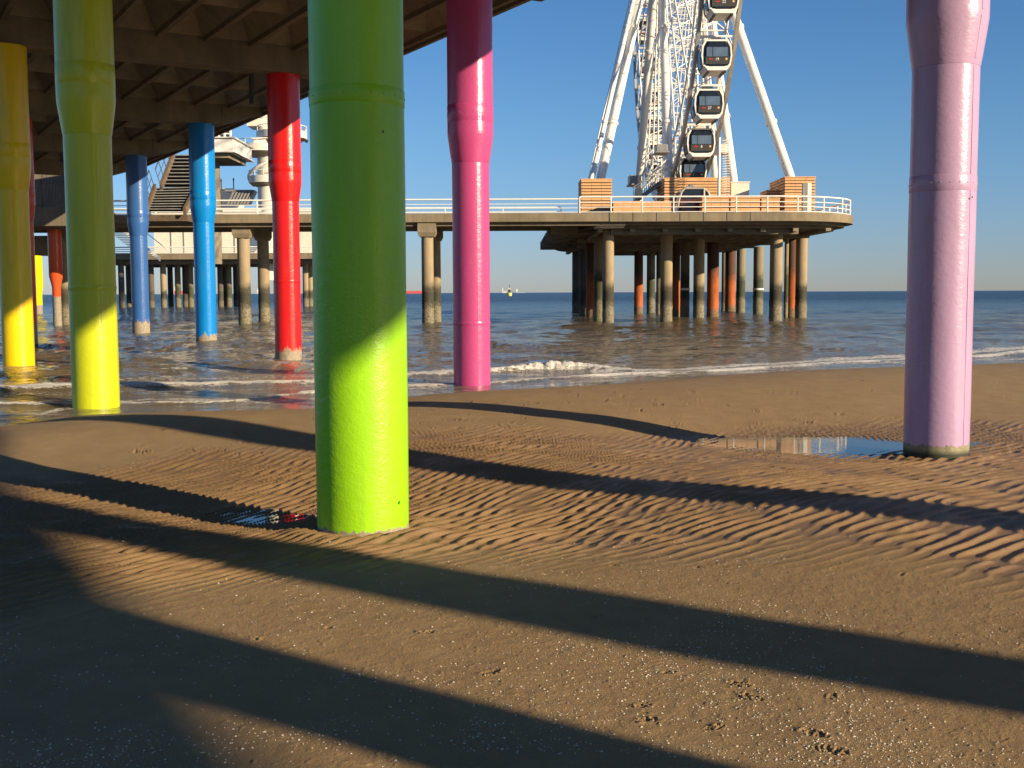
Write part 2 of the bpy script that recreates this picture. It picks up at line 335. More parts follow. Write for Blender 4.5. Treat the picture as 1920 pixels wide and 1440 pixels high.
def sheet(name, X, Y, Z, mat, keep=None, attrs=None, smooth=True):
    nr, nc = X.shape; co = np.stack([X, Y, Z], -1).reshape(-1, 3).astype(np.float32)
    idx = np.arange(nr * nc).reshape(nr, nc)
    q = np.stack([idx[:-1, :-1], idx[:-1, 1:], idx[1:, 1:], idx[1:, :-1]], -1).reshape(-1, 4)
    if keep is not None: q = q[keep[:-1, :-1].reshape(-1)]
    me = bpy.data.meshes.new(name); me.vertices.add(len(co)); me.vertices.foreach_set('co', co.reshape(-1))
    me.loops.add(q.size); me.loops.foreach_set('vertex_index', q.reshape(-1).astype(np.int32))
    me.polygons.add(len(q)); me.polygons.foreach_set('loop_start', np.arange(0, q.size, 4, dtype=np.int32))
    me.polygons.foreach_set('use_smooth', np.ones(len(q), bool)); me.update(calc_edges=True)
    for k, v in (attrs or {}).items():
        a = me.attributes.new(k, 'FLOAT', 'POINT'); a.data.foreach_set('value', v.reshape(-1).astype(np.float32))
    me.materials.append(mat); o = bpy.data.objects.new(name, me); C.objects.link(o); return o

# ---- sand
def sand_mat():
    t = MT('beach_sand'); (px, py, pz), P = t.pos()
    big = t.noise(0.35, 5, 0.6, vec=P); mid = t.noise(3.0, 5, 0.65, vec=P); fine = t.noise(220, 3, 0.7, vec=P); grit = t.noise(75, 4, 0.75, vec=P)
    dry = t.ramp(mid, [(0.3, (0.36, 0.235, 0.115)), (0.7, (0.44, 0.30, 0.15))])
    wet = t.ramp(mid, [(0.3, (0.27, 0.16, 0.068)), (0.7, (0.35, 0.215, 0.095))])
    at = t.n.new('ShaderNodeAttribute'); at.attribute_name = 'wet'
    w = t.math('ADD', at.outputs['Fac'], t.math('MULTIPLY', t.math('SUBTRACT', big, 0.5), 0.5)); w = t.rng(w, 0.2, 0.8)
    c = t.mix(w, dry, wet)
    c = t.mix(t.rng(fine, 0.35, 0.7, 0.0, 0.5), c, scl((0.16, 0.11, 0.07), 1.0))
    c = t.mix(t.rng(grit, 0.66, 0.74, 0, 0.55), c, (0.55, 0.45, 0.32))
    c = t.mix(t.rng(grit, 0.36, 0.28, 0, 0.5), c, (0.07, 0.05, 0.035))
    a2 = t.n.new('ShaderNodeAttribute'); a2.attribute_name = 'swash'; sw = a2.outputs['Fac']
    c = t.mix(t.math('MULTIPLY', sw, 0.75), c, (0.115, 0.075, 0.04)); dryf = t.math('SUBTRACT', 1.0, t.math('MULTIPLY', sw, 0.9))
    nb = t.bump(t.math('MULTIPLY', fine, dryf), 0.7, 0.005); nb = t.bump(t.math('MULTIPLY', grit, dryf), 0.9, 0.012, nb)
    t.set(color=c, rough=t.math('MULTIPLY', t.rng(w, 0, 1, 0.9, 0.55), t.rng(sw, 0, 1, 1.0, 0.2)), spec=t.rng(w, 0, 1, 0.2, 0.5), normal=nb); return t.m
fine_a = np.linspace(-30, 30, 1340); side = np.concatenate([np.linspace(-180, -30, 61)[:-1], fine_a, np.linspace(30, 180, 61)[1:]])
TH = np.radians(side)
offs = np.concatenate([np.linspace(1020, 128, 780), np.geomspace(126, 1.2, 70)[1:]]); RR = np.concatenate([[0.02, 0.6, 1.2, 1.8, 2.4, 3.0, 3.5, 3.9], HC * F_PX / offs])
rr_, tt_ = np.meshgrid(RR, TH, indexing='ij'); GX = rr_ * np.sin(tt_); GY = rr_ * np.cos(tt_)
GZ = ground_full(GX, GY)
_, rmask = ripples(GX, GY)
wetm = np.clip(0.85 * rmask + sstep(0.12, -0.02, GZ) * (GY > shore(GX) - 3) + 0.12, 0, 1)
sand = sheet('beach_sand', GX, GY, GZ, sand_mat(), attrs={'wet': wetm, 'swash': sstep(-1.5, -0.1, GY - shore(GX) + 0.8 * fbm(GX * 0.7, GY * 0.7, 3, 19)) * (np.abs(GX) < 60)}); tag(sand, kind='structure')

# ---- puddles left between the ripples
def water_mat(name, deep, shallow, foamy=True, rough=0.05):
    t = MT(name); (px, py, pz), P = t.pos()
    n1 = t.noise(0.06, 4, 0.6, vec=P, stretch=(0.5, 1, 1))
    yy = t.math('ADD', py, t.math('MULTIPLY', t.math('SUBTRACT', n1, 0.5), 40))
    yy2 = t.math('SUBTRACT', yy, t.math('MULTIPLY', px, 0.35))
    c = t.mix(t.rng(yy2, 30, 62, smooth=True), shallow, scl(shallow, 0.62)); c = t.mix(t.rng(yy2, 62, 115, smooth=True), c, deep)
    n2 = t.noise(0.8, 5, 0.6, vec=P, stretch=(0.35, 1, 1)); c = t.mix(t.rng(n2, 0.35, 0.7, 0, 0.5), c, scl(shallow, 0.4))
    rgh = t.rng(py, 40, 300, rough, 0.30)
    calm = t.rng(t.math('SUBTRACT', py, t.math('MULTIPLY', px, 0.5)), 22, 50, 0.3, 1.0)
    nb = t.bump(t.math('MULTIPLY', calm, t.noise(11, 5, 0.65, vec=P, stretch=(0.4, 1, 1))), 0.8, 0.05)
    nb = t.bump(t.math('MULTIPLY', calm, t.noise(2.6, 5, 0.65, vec=P, stretch=(0.4, 1, 1))), 0.8, 0.12, nb)
    nb = t.bump(t.math('MULTIPLY', calm, t.noise(0.45, 6, 0.7, vec=P, stretch=(0.4, 1, 1))), 1.0, 0.8, nb)
    if foamy:
        at = t.n.new('ShaderNodeAttribute'); at.attribute_name = 'foam'
        br = t.noise(7, 7, 0.8, vec=P); f = t.rng(t.math('ADD', at.outputs['Fac'], t.math('MULTIPLY', t.math('SUBTRACT', br, 0.5), 2.1)), 0.44, 0.66)
        c = t.mix(f, c, (0.78, 0.74, 0.66)); rgh = t.math('MAXIMUM', rgh, t.math('MULTIPLY', f, 0.8))
        nb = t.bump(t.math('MULTIPLY', f, t.noise(30, 4, 0.8, vec=P)), 0.8, 0.03, nb)
    t.set(color=c, rough=rgh, ior=1.33, spec=0.5, normal=nb); return t.m
def puddle_mat():
    t = MT('puddle_water'); P = t.pos()[1]
    nb = t.bump(t.noise(14, 2, 0.5, vec=P, stretch=(0.5, 1, 1)), 0.05, 0.006)
    t.set(color=(0.055, 0.042, 0.028), rough=0.02, ior=1.33, normal=nb); return t.m
pxs = np.linspace(-6.5, 9.5, 70); pys = np.linspace(8.6, 17.6, 50); PX, PY = np.meshgrid(pxs, pys)
pud = sheet('puddle_water', PX, PY, np.full_like(PX, -0.098), puddle_mat()); tag(pud, kind='structure')

# ---- sea
def curve_world(pts): return np.array([[at_z(a, b, 0.0).x, at_z(a, b, 0.0).y] for a, b in pts])
def dist_curve(x, y, cw):
    yc = np.interp(x, cw[:, 0], cw[:, 1], left=-999, right=-999); sl = np.interp(x, cw[:, 0], np.gradient(cw[:, 1], cw[:, 0])); return (y - yc) / np.sqrt(1 + sl * sl)
LA = curve_world([(-300,752),(0,744),(140,737),(330,731),(590,722),(770,708),(850,704),(920,700),(1000,695),(1100,694),(1190,699)])
LB = curve_world([(560,742),(760,727),(920,722),(1060,712),(1180,703),(1300,697),(1400,692),(1560,682),(1690,676),(1830,671),(1920,665),(2300,650)])
LC = curve_world([(-300,770),(0,764),(230,762),(420,757),(590,741)])
ang = np.radians(np.concatenate([np.linspace(-75, -28, 60)[:-1], np.linspace(-28, 28, 1150), np.linspace(28, 75, 60)[1:]]))
so = np.concatenate([np.linspace(360, 14, 560), np.geomspace(14, 0.09, 60)[1:]]); SR = HC * F_PX / so
sr_, st_ = np.meshgrid(SR, ang, indexing='ij'); SX = sr_ * np.sin(st_); SY = sr_ * np.cos(st_)
off = SY - shore(SX); fade = 1 - sstep(90, 260, sr_)
SZ = np.zeros_like(SX); wr = np.random.default_rng(8)
for k in range(26):
    lam = 0.5 * (1.18 ** k); a = R(12) + wr.normal() * 0.55; ph = wr.uniform(0, 6.28); amp = 0.0115 * lam ** 0.70 * wr.uniform(.6, 1.2)
    if lam > 14: amp *= 0.5
    res = sstep(0.35, 1.2, lam / (sr_ * sr_ / (HC * F_PX) * 1.2 + 0.02))
    wx = SX + 0.5 * fbm(SX * 0.2, SY * 0.2, 2, 51); SZ += amp * res * (1 - np.abs(np.sin(np.pi * (wx * math.sin(a) + SY * math.cos(a)) / lam + ph)) * 1.3)
SZ *= fade * (0.18 + 0.82 * sstep(0.5, 12, off))
# two low swells rolling in at the left, one breaking crest in the middle, run-up foam lines
dA = dist_curve(SX, SY, LA); dB = dist_curve(SX, SY, LB); dC = dist_curve(SX, SY, LC)
nlong = fbm(SX * 0.9, SY * 0.9, 3, 61); nfin = fbm(SX * 5, SY * 5, 4, 63)
def crest(d, w1, w2): return np.where(d < 0, np.exp(-(d / w1) ** 2), np.exp(-(d / w2) ** 2))
brk = np.exp(-((SX - at_z(1030, 694, 0).x) / 1.35) ** 2)
hA = 0.05 + 0.11 * brk + 0.03 * nlong
SZ += crest(dA, 0.22, 1.1) * hA * (1 + 0.25 * nfin) + crest(dB, 0.12, 0.6) * 0.028 * (1 + nlong) + crest(dC, .15, .8) * 0.03
SZ += brk * np.exp(-((dA + 0.1) / 0.5) ** 2) * np.maximum(fbm(SX * 11, SY * 11, 3, 65), -0.2) * 0.07
for cpts, hh in (([(60,672),(230,677),(420,690),(560,700)], 0.10), ([(-200,668),(60,672),(150,660),(330,655)], 0.07), ([(330,690),(420,693),(520,697)], 0.06)):
    cw = curve_world(cpts); d = dist_curve(SX, SY, cw); SZ += crest(d, 0.5, 1.6) * hh
foam = np.clip(1.1 * np.exp(-((dA - 0.12 + 0.18 * nlong) / (0.38 + 0.30 * brk)) ** 2) * (0.78 + 0.3 * nfin), 0, 1.2)
foam = np.maximum(foam, 0.95 * np.exp(-((dB - 0.05 + 0.15 * nlong) / 0.34) ** 2) * (0.80 + 0.35 * nlong))
foam = np.maximum(foam, 0.66 * np.exp(-((dB - 1.0 + 0.5 * nlong) / 0.7) ** 2) * (SX > 2))
foam = np.maximum(foam, 0.72 * np.exp(-((dC + 0.2 * nlong) / 0.16) ** 2))
foam = np.maximum(foam, 0.42 * np.exp(-((dA - 1.3) / 0.9) ** 2)); foam = np.maximum(foam, 0.36 * np.exp(-((dA + 0.9) / 0.7) ** 2)); foam = np.maximum(foam, 0.56 * np.exp(-((off - 1.6 + nlong) / 0.5) ** 2))
foam = np.maximum(foam, 0.5 * np.exp(-((off - 0.25) / 0.12) ** 2) * (0.8 + 0.5 * nlong))
foam = np.where(off > 12, np.maximum(foam, 0.25 * sstep(0.9, 1.3, fbm(SX * 0.5, SY * 1.4, 4, 71) * 2)), foam)
SZ = SZ + 0.004
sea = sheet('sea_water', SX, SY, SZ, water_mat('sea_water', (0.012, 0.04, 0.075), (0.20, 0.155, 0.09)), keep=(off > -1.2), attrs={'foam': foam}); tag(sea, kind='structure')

# ---- shell grit: far too many to count, plus the bigger shells as single things
shm = plain('shell_white', (0.60, 0.53, 0.42), 0.45, 0.2, 30)
def gz(x, y): return ground_full(np.array([x], float), np.array([y], float))[0]
def shell_pts(n, fn): return np.array([fn() for _ in range(n)])
def scatter(n, lo, hi, power, seed):
    r = np.random.default_rng(seed); o = 1000 * r.random(n) ** power + 0; px = r.uniform(-150, 2070, n); return px, o
mb_v = []; mb_f = []
r2 = np.random.default_rng(3); N = 24000
offp = 210 + 690 * r2.random(N) ** 0.62; px = r2.uniform(-120, 2040, N); dist = HC * F_PX / offp; az = np.arctan((px - 960) / F_PX)
x = dist * np.sin(az); y = dist * np.cos(az)
dens = 0.12 + 1.3 * fbm(x * 1.3, y * 1.3, 3, 91) + 0.55 * np.exp(-((px - 1500) / 520.) ** 2 - ((offp - 640) / 130.) ** 2) + 0.35 * np.exp(-((px - 480) / 300.) ** 2 - ((offp - 560) / 70.) ** 2)
kp = r2.random(N) < np.clip(dens, 0.05, 1); x = x[kp]; y = y[kp]; n = len(x)
z = ground_full(x, y); s = 0.0030 + 0.0075 * r2.random(n) ** 3.2; s *= 0.8 + 0.25 * np.hypot(x, y) / 9; aa = r2.uniform(0, 6.28, n)
K = 5; ringa = np.linspace(0, 2 * np.pi, K, endpoint=False)
vv = np.zeros((n, K + 1, 3)); asp = r2.uniform(.45, 1, n); tilt = r2.uniform(-.4, .4, n)
for k in range(K):
    cx = np.cos(ringa[k]) * s * r2.uniform(.75, 1.2, n); cy = np.sin(ringa[k]) * s * asp
    vv[:, k, 0] = x + cx * np.cos(aa) - cy * np.sin(aa); vv[:, k, 1] = y + cx * np.sin(aa) + cy * np.cos(aa); vv[:, k, 2] = z - 0.0006 + cx * tilt
vv[:, K, 0] = x; vv[:, K, 1] = y; vv[:, K, 2] = z + s * 0.55
base = (np.arange(n) * (K + 1))[:, None, None]; fc = np.array([[k, (k + 1) % K, K] for k in range(K)])[None] + base
me = bpy.data.meshes.new('shell_grit'); me.from_pydata(vv.reshape(-1, 3).tolist(), [], fc.reshape(-1, 3).tolist()); me.materials.append(shm)
o = bpy.data.objects.new('shell_grit', me); C.objects.link(o); tag(o, kind='stuff')
def shell_mesh(seed):
    r = random.Random(seed); b = MB(); n = 12; rings = 4; vs = [(0, 0, 0.45)]
    for j in range(1, rings + 1):
        t = j / rings
        for i in range(n):
            a = 2 * math.pi * i / n; rr = t * (1 + 0.05 * math.cos(a * 6)) * (0.8 if math.sin(a) < -0.8 else 1)
            vs.append((rr * math.cos(a), rr * math.sin(a) * 0.82, 0.45 * (1 - t ** 1.8) - 0.02 + r.uniform(-.02, .02)))
    fs = [(0, 1 + i, 1 + (i+1) % n) for i in range(n)]
    for j in range(rings - 1): fs += [(1+j*n+i, 1+(j+1)*n+i, 1+(j+1)*n+(i+1) % n, 1+j*n+(i+1) % n) for i in range(n)]
    b.add(vs, fs, True); me = b.mesh('cockle_shell'); me.materials.append(shm); return me
SM = [shell_mesh(i) for i in range(4)]
big = [(1645,1393),(1668,1391),(1632,1394),(515,1337),(495,1358),(440,1328),(630,1366),(773,1410),(732,1315),(742,1415),(308,1219),(1340,1328),(1380,1318),(1408,1371),(1388,1401),(1455,1412)]
for i in range(70):
    if i < len(big): p = big[i]
    else: p = (random.uniform(0, 1920), random.uniform(1160, 1438))
    q = at_z(p[0], p[1], 0.055); o = bpy.data.objects.new('cockle_shell', SM[i % 4]); C.objects.link(o)
    s = random.uniform(0.007, 0.013) if i < len(big) else random.uniform(0.004, 0.0075)
    o.location = (q.x, q.y, float(gz(q.x, q.y)) - 0.001); o.scale = (s, s, s); o.rotation_euler = (random.uniform(-.35, .35), random.uniform(-.35, .35), random.uniform(0, 6.28))
    tag(o, 'small white sea shell lying loose on the brown sand in the foreground', 'shell', 'white shells scattered on the foreground sand')

# ------------------------------------------------------------------ the covered pier on coloured columns
S_ = Vector((-0.504, 0.8637)); T_ = Vector((0.8637, 0.504))      # along and across the pier
ZT = 6.5 + HC                                                    # column tops
def column(key, xy, mat, label, bands=(), seam=None, z0=-1.2, group='painted steel columns under the covered pier'):
    x, y = xy; root = empty('painted_column', (x, y, 0), label, 'column', group)
    face = math.atan2(-y, -x)
    lo = MB(); prof = [(0.4, z0), (0.4, 4.79)]
    k = []
    for zz in np.linspace(z0, 4.79, 26): k.append((0.4 + 0.0015 * math.sin(zz * 3.1 + x), float(zz)))
    lo.lathe(k, 72); lo.build('shaft', mat, root)
    upm = MB(); upm.lathe([(0.404, 4.792), (0.412, 4.84), (0.43, 4.95), (0.480, 5.30), (0.489, 5.38), (0.491, 5.45), (0.489, 6.0), (0.486, 7.0), (0.486, ZT)], 72); upm.build('flared_head', mat, root)
    for a, b, r in list(bands) + [(5.64, 6.0, 0.4935)]:
        q = MB(); q.lathe([(r - 0.004, a), (r, a + 0.008), (r, b - 0.008), (r - 0.004, b)], 72); q.build('seam_band', mat, root)
        rv = MB()
        for i in range(22):
            an = 2 * math.pi * i / 22; zc = (a + b) / 2; p = Vector((math.cos(an) * r, math.sin(an) * r, zc)); rv.tube(p, p * 1 + Vector((math.cos(an), math.sin(an), 0)) * 0.006, 0.009, 8, 0.005)
        rv.build('rivet_row', mat, root)
    if seam is not None:
        an = face + seam; q = MB(); w = 0.035
        for (ra, za, rb, zb) in ((0.402, 0.1, 0.402, 4.78), (0.416, 4.86, 0.489, 5.36), (0.492, 5.43, 0.489, 6.8), (0.487, 6.8, 0.486, ZT - .02)):
            def pt(r, z, da): return (math.cos(an + da) * r, math.sin(an + da) * r, z)
            da = w / ra
            q.add([pt(ra - .01, za, -da), pt(ra + .003, za, -da), pt(ra + .003, za, da), pt(ra - .01, za, da), pt(rb - .01, zb, -da), pt(rb + .003, zb, -da), pt(rb + .003, zb, da), pt(rb - .01, zb, da)],
                  [(0,1,2,3), (4,7,6,5), (1,5,6,2), (0,4,5,1), (2,6,7,3)])
        q.build('weld_strip', mat, root)
    return root
def mark(root, ang, z, w, h, tilt, m, name, r=0.4045):
    b = MB(); n = 14; pts = []
    for i in range(n):
        a = 2 * math.pi * i / n; u = w * (1 if math.cos(a) > 0 else -1) * .6 + h * math.cos(a); v = h * math.sin(a)
        u, v = u * math.cos(tilt) - v * math.sin(tilt), u * math.sin(tilt) + v * math.cos(tilt); an = ang + u / r
        pts.append((math.cos(an) * r, math.sin(an) * r, z + v))
    b.add(pts, [tuple(range(n))]); b.build(name, m, root)
col_spec = [
 ('green', (0.31, 0.64, 0.008), 0.02, 'bright lime green column nearest the camera, standing on the rippled sand', ((3.60, 3.74, .405),), None, 0.36, 2.0),
 ('lilac', (0.47, 0.31, 0.50), 0.09, 'pale lilac column standing beside the puddle at the right', ((3.26, 3.46, .4045),), 1.0, 0.27, 0.4),
 ('pink', (0.50, 0.065, 0.22), -9, 'magenta pink column standing at the edge of the surf', ((1.33, 1.42, .405),), 0.42, 0.27, 1.0),
 ('lime', (0.54, 0.60, 0.012), -9, 'yellow-green column standing where the wet sand meets the sea', ((2.1, 2.2, .4045),), 0.42, 0.32, 1.2),
 ('yellow', (0.86, 0.60, 0.0), -9, 'deep yellow column at the left edge, standing in the surf', (), 0.1, 0.32, 1.2),
 ('red', (0.70, 0.010, 0.012), 0.32, 'bright red column with worn concrete foot standing in the sea', ((2.35, 2.45, .4045),), 0.42, 0.26, 1.0),
 ('blue', (0.0, 0.21, 0.62), 0.44, 'bright azure blue column with chipped foot standing in the sea', (), 0.42, 0.24, 1.0),
 ('blue2', (0.035, 0.12, 0.36), 0.75, 'dull slate blue column farthest out of the blue pair', (), 0.42, 0.26, 1.0)]
for key, col, worn, lab, bands, seam, rg, peel in col_spec:
    m = paint('enamel_' + key, col, worn=worn, rough=rg, peel=peel, jag=0.05 if key in ('green', 'lilac') else 0.30, base_col=(0.30, 0.27, 0.17) if key == 'lilac' else (0.36, 0.30, 0.22), dark_base=-0.02 if key == 'lilac' else None)
    rt_ = column(key, COLS[key], m, lab, bands, seam); fa_ = math.atan2(-COLS[key][1], -COLS[key][0])
    if key == 'lilac': mark(rt_, fa_ + 0.95, 3.17, 0.045, 0.014, 0.35, M['dark'], 'bolt_slot')
    if key == 'green': mark(rt_, fa_ + 0.87, 0.24, 0.006, 0.013, 0.5, paint('enamel_chip', (0.05, 0.22, 0.02)), 'paint_chip', 0.4025); mark(rt_, fa_ + 0.55, 3.36, 0.004, 0.009, 0.9, M['dark'], 'paint_chip', 0.4025)
m = paint('enamel_orange', (0.70, 0.09, 0.02), worn=0.9, rough=0.2)
column('orange', (-18.25, 42.6), m, 'orange-red column half hidden behind the yellow column', (), 0.3)
# four more columns of the same pier stand right of the frame and throw the long shadows
oth = [((11.27, 4.55), (0.35, 0.12, 0.5), 'purple'), ((16.9, -4.50), (0.7, 0.3, 0.1), 'amber'), ((11.05, -2.90), (0.1, 0.5, 0.4), 'teal')]
for xy, c, nm in oth:
    column(nm, xy, paint('enamel_' + nm, c, worn=-9), nm + ' column right of the view whose shadow crosses the sand', (), None, z0=-0.5)
# concrete deck with cross beams and coffers
deck = empty('covered_pier_deck', (0, 0, 0), 'dark coffered concrete pier deck overhead, carried on coloured columns', 'pier deck')
def ST(s, t, z): p = S_ * s + T_ * t; return (p.x, p.y, z)
ZB, ZR, ZF = ZT, ZT + 0.62, 7.05 + HC                             # beam bottom, rib bottom, fascia bottom
s_rows = [21.6 + 11.57 * k for k in (-4, -3, -2, -1, 0, 1, 2, 3, 4)]
s_rows = []
for a, b in (('lilac', 'green'), ('pink', 'lime'), ('red', 'yellow')):
    s_rows.append((Vector(COLS[a]).dot(S_) + Vector(COLS[b]).dot(S_)) / 2)
s_rows = [s_rows[0] - 11.57 * k for k in (5, 4, 3, 2, 1)] + s_rows + [Vector(COLS['blue']).dot(S_), Vector(COLS['blue2']).dot(S_), Vector(COLS['blue2']).dot(S_) + 10.5]
T0, T1 = 0.9, 14.6
def bar_st(b, s0, s1, t0, t1, z0, z1):
    b.hexa([ST(s0, t0, z0), ST(s0, t1, z0), ST(s1, t1, z0), ST(s1, t0, z0), ST(s0, t0, z1), ST(s0, t1, z1), ST(s1, t1, z1), ST(s1, t0, z1)])
for s in s_rows:
    b = MB(); w = 0.42; z1 = ZT + 0.80
    p = [(s - w, 1.6), (s + w, 1.6)]
    # main beam and tapering cantilever ends
    bar_st(b, s - w, s + w, 2.6, 12.7, ZB, z1)
    for ta, tb in ((2.598, 1.3), (12.702, 14.3)):
        b.hexa([ST(s - w, ta, ZB), ST(s + w, ta, ZB), ST(s + w, tb, ZB + .5), ST(s - w, tb, ZB + .5), ST(s - w, ta, z1), ST(s + w, ta, z1), ST(s + w, tb, z1), ST(s - w, tb, z1)])
    b.build('cross_beam', M['beam'], deck, bevel=0.02)
sa, sb = s_rows[0] - 2, s_rows[-1] + 1.2
NT = 10; dt = (T1 - T0 - 0.5) / NT
rib = MB()
for i in range(NT + 1):
    t = T0 + 0.25 + dt * i
    for j in range(len(s_rows) - 1):
        bar_st(rib, s_rows[j] + .425, s_rows[j+1] - .425, t - 0.075, t + 0.075, ZR, ZT + 1.0)
rib.build('ribs', M['beam'], deck)
cof = MB()
for j in range(len(s_rows) - 1):
    L0, L1 = s_rows[j] + .43, s_rows[j+1] - .43; nseg = 3; dl = (L1 - L0) / nseg
    for q in range(nseg):
        a, c_ = L0 + q * dl, L0 + (q + 1) * dl
        for i in range(NT):
            t0, t1 = T0 + 0.25 + dt * i + .077, T0 + 0.25 + dt * (i + 1) - .077; zb, zt = ZR + 0.14, ZR + 0.14 + 0.62; tm = (t0 + t1) / 2; inset = 0.95
            vs = [ST(a, t0, zb), ST(c_, t0, zb), ST(c_, t1, zb), ST(a, t1, zb), ST(a + inset, tm, zt), ST(c_ - inset, tm, zt)]
            cof.add(vs, [(0, 4, 5, 1), (3, 2, 5, 4), (0, 3, 4), (1, 5, 2)])
cof.build('coffers', M['soffit'], deck)
top = MB(); bar_st(top, sa, sb, T0, T1 - 0.002, ZR + 0.80, ZR + 1.15); top.build('deck_slab', M['soffit'], deck)
sk = 24.0
fa = MB(); bar_st(fa, sk, sb, T1 - 0.12, T1, ZF, ZR + 1.25); bar_st(fa, sa, sk - .002, T1 + 0.15, T1 + 0.27, ZF, ZR + 1.25); bar_st(fa, sa, sk - .004, T1 - 0.12, T1 + .148, ZF + 0.05, ZF + .3); bar_st(fa, sa, sb, T0 - .12, T0 - .002, ZF, ZR + 1.25)
bar_st(fa, sk - .12, sk, T1 + .002, T1 + 0.147, ZF, ZR + 1.24)
fa.build('edge_fascia', M['beam'], deck)
en = MB(); bar_st(en, sb + .002, sb + .2, T0, T1, ZR + .1, ZR + 1.3); en.build('end_fascia', M['beam'], deck)
pp = MB(); q = at_y(471, 150, 34.3); pp.tube((q.x, q.y, ZR), (q.x, q.y, ZR - 1.5), 0.07, 10); pp.build('drain_pipe', M['dark'], deck)

# ------------------------------------------------------------------ open walkway and the wheel platform
YW = 68.8                                      # front edge of the walkway deck
ztop = at_y(1000, 399.5, YW).z; zfb = at_y(1000, 416, YW).z; zbm = at_y(1000, 422.5, YW).z
xl = at_y(-250, 400, YW).x; xr = at_y(1143, 400, YW).x
wk = empty('walkway_bridge', (xl, YW, 0), 'long flat concrete walkway over the sea leading to the wheel platform', 'walkway')
wk.matrix_world = Matrix.Identity(4)
def pbuild(b, name, m, par, **k): return b.build(name, m, par, **k)
b = MB(); b.box(xl, xr - .01, YW, YW + 6.6, zfb, ztop); b.build('deck_slab', M['fascia'], wk, bevel=0.03)
b = MB(); b.box(xl, xr + 1, YW + 0.35, YW + 1.3, zbm, zfb - .003); b.box(xl, xr + 1, YW + 5.2, YW + 6.2, zbm, zfb - .003); b.build('girders', M['beam'], wk)
def pile(px, pyb, w, m, lab, ztop_, zone=None, cap=None, Y=None, grp='concrete piles under the wheel platform', belt=False):
    q = at_z(px, pyb, 0.0)
    if Y: q = at_y(px, pyb, Y); q.z = 0
    r = w / F_PX * q.y / 2; root = empty('pier_pile', (q.x, q.y + r, 0), lab, 'pile', grp)
    b = MB(); ks = [(r * (1 + 0.03 * math.sin(z * 7 + px)), z) for z in np.linspace(-1.5, 1.6, 14)] + [(r * 0.985, 1.7), (r * 0.97, ztop_)]
    b.lathe([(float(a), float(c)) for a, c in ks], 28); b.build('shaft', m, root)
    if cap:
        b = MB()
        w2, h, dpt = cap; b.hexa([(-w2*.8, -w2*.8, ztop_ - h), (w2*.8, -w2*.8, ztop_ - h), (w2*.8, w2*.8, ztop_ - h), (-w2*.8, w2*.8, ztop_ - h), (-w2, -w2, ztop_ - h * .72), (w2, -w2, ztop_ - h * .72), (w2, w2, ztop_ - h*.72), (-w2, w2, ztop_ - h*.72)])
        b.box(-w2, w2, -w2, w2, ztop_ - h * .718, ztop_ + .01); b.build('cap_block', M['concrete'], root, bevel=0.02)
    if belt:
        b = MB(); b.lathe([(r * 1.03, 2.15), (r * 1.06, 2.17), (r * 1.06, 2.3), (r * 1.03, 2.32)], 24); b.build('white_band', M['white'], root)
    return root
zc = zfb - 0.003
capd = (0.56, 0.85, 1)
for px, py, w, lab in ((802, 612, 23, 'tan concrete walkway pile just right of the green column'), (457, 613, 24, 'tan concrete walkway pile between the azure and red columns, front one of its pair'), (121, 612, 24, 'concrete walkway pile left of the yellow-green column')):
    pile(px, py, w, M['pile_tan'], lab, zbm - .05 if False else zc, cap=capd, grp='capped piles under the walkway')
for px, py, w, lab in ((817, 604.5, 20, 'rear walkway pile peeping out behind the pile right of the green column'), (494, 610, 22, 'concrete walkway pile just left of the red column, rear one of its pair')):
    pile(px, py, w, M['pile_tan'], lab, zc, cap=(0.5, 0.8, 1), grp='capped piles under the walkway', Y=75.2 if px > 800 else 74)
# platform outline: rounded oblong
xp0 = at_y(1143, 400, YW).x; XR = 21.95; XL = 3.05; YB = 114.0
def arc(cx, cy, rx, ry, a0, a1, n): return [(cx + rx * math.cos(R(a0 + (a1 - a0) * i / n)), cy + ry * math.sin(R(a0 + (a1 - a0) * i / n))) for i in range(n + 1)]
outline = [(xp0, YW)] + [(xp0 + 1.413 * i, YW) for i in range(1, 7)] + arc(XR - 6.0, YW + 5.2, 6.0, 5.2, -90, 0, 10) + arc(XR - 5, YB - 8, 5, 8, 0, 90, 8) + arc(XL + 5, YB - 10, 5, 10, 90, 180, 8) + [(XL, 80), (XL, 76)]
plat = empty('wheel_platform', (13, 90, 0), 'broad concrete pier platform on many piles carrying the ferris wheel', 'pier platform'); plat.matrix_world = Matrix.Identity(4)
b = MB(); b.prism(outline, zfb, ztop); po = b.build('deck_slab', M['fascia'], plat)
b = MB()
for i in range(1, 7): b = MB(); x0 = xp0 + 1.413 * i; b.box(x0 - .02, x0 + .02, YW - .012, YW + .05, zfb + .02, ztop - .01); b.build('panel_joint', M['dark'], plat); b = MB()
b.box(xp0 - .035, xp0 + .03, YW - .014, YW + .05, zfb, ztop); b.build('panel_joint', M['dark'], plat)
cx_, cy_ = (XL + XR) / 2, (YW + YB) / 2
def shrink(k, kz): return [(cx_ + (x - cx_) * k, cy_ + (y - cy_) * kz) for x, y in outline]
for i, (k, kz, za, zb_) in enumerate(((0.955, 0.975, zfb - 0.18, zfb - .003), (0.90, 0.945, zfb - 0.36, zfb - 0.183))):
    b = MB(); b.prism(shrink(k, kz), za, zb_); b.build('haunch', M['beam'], plat)
zu = zfb - 0.363
b = MB()
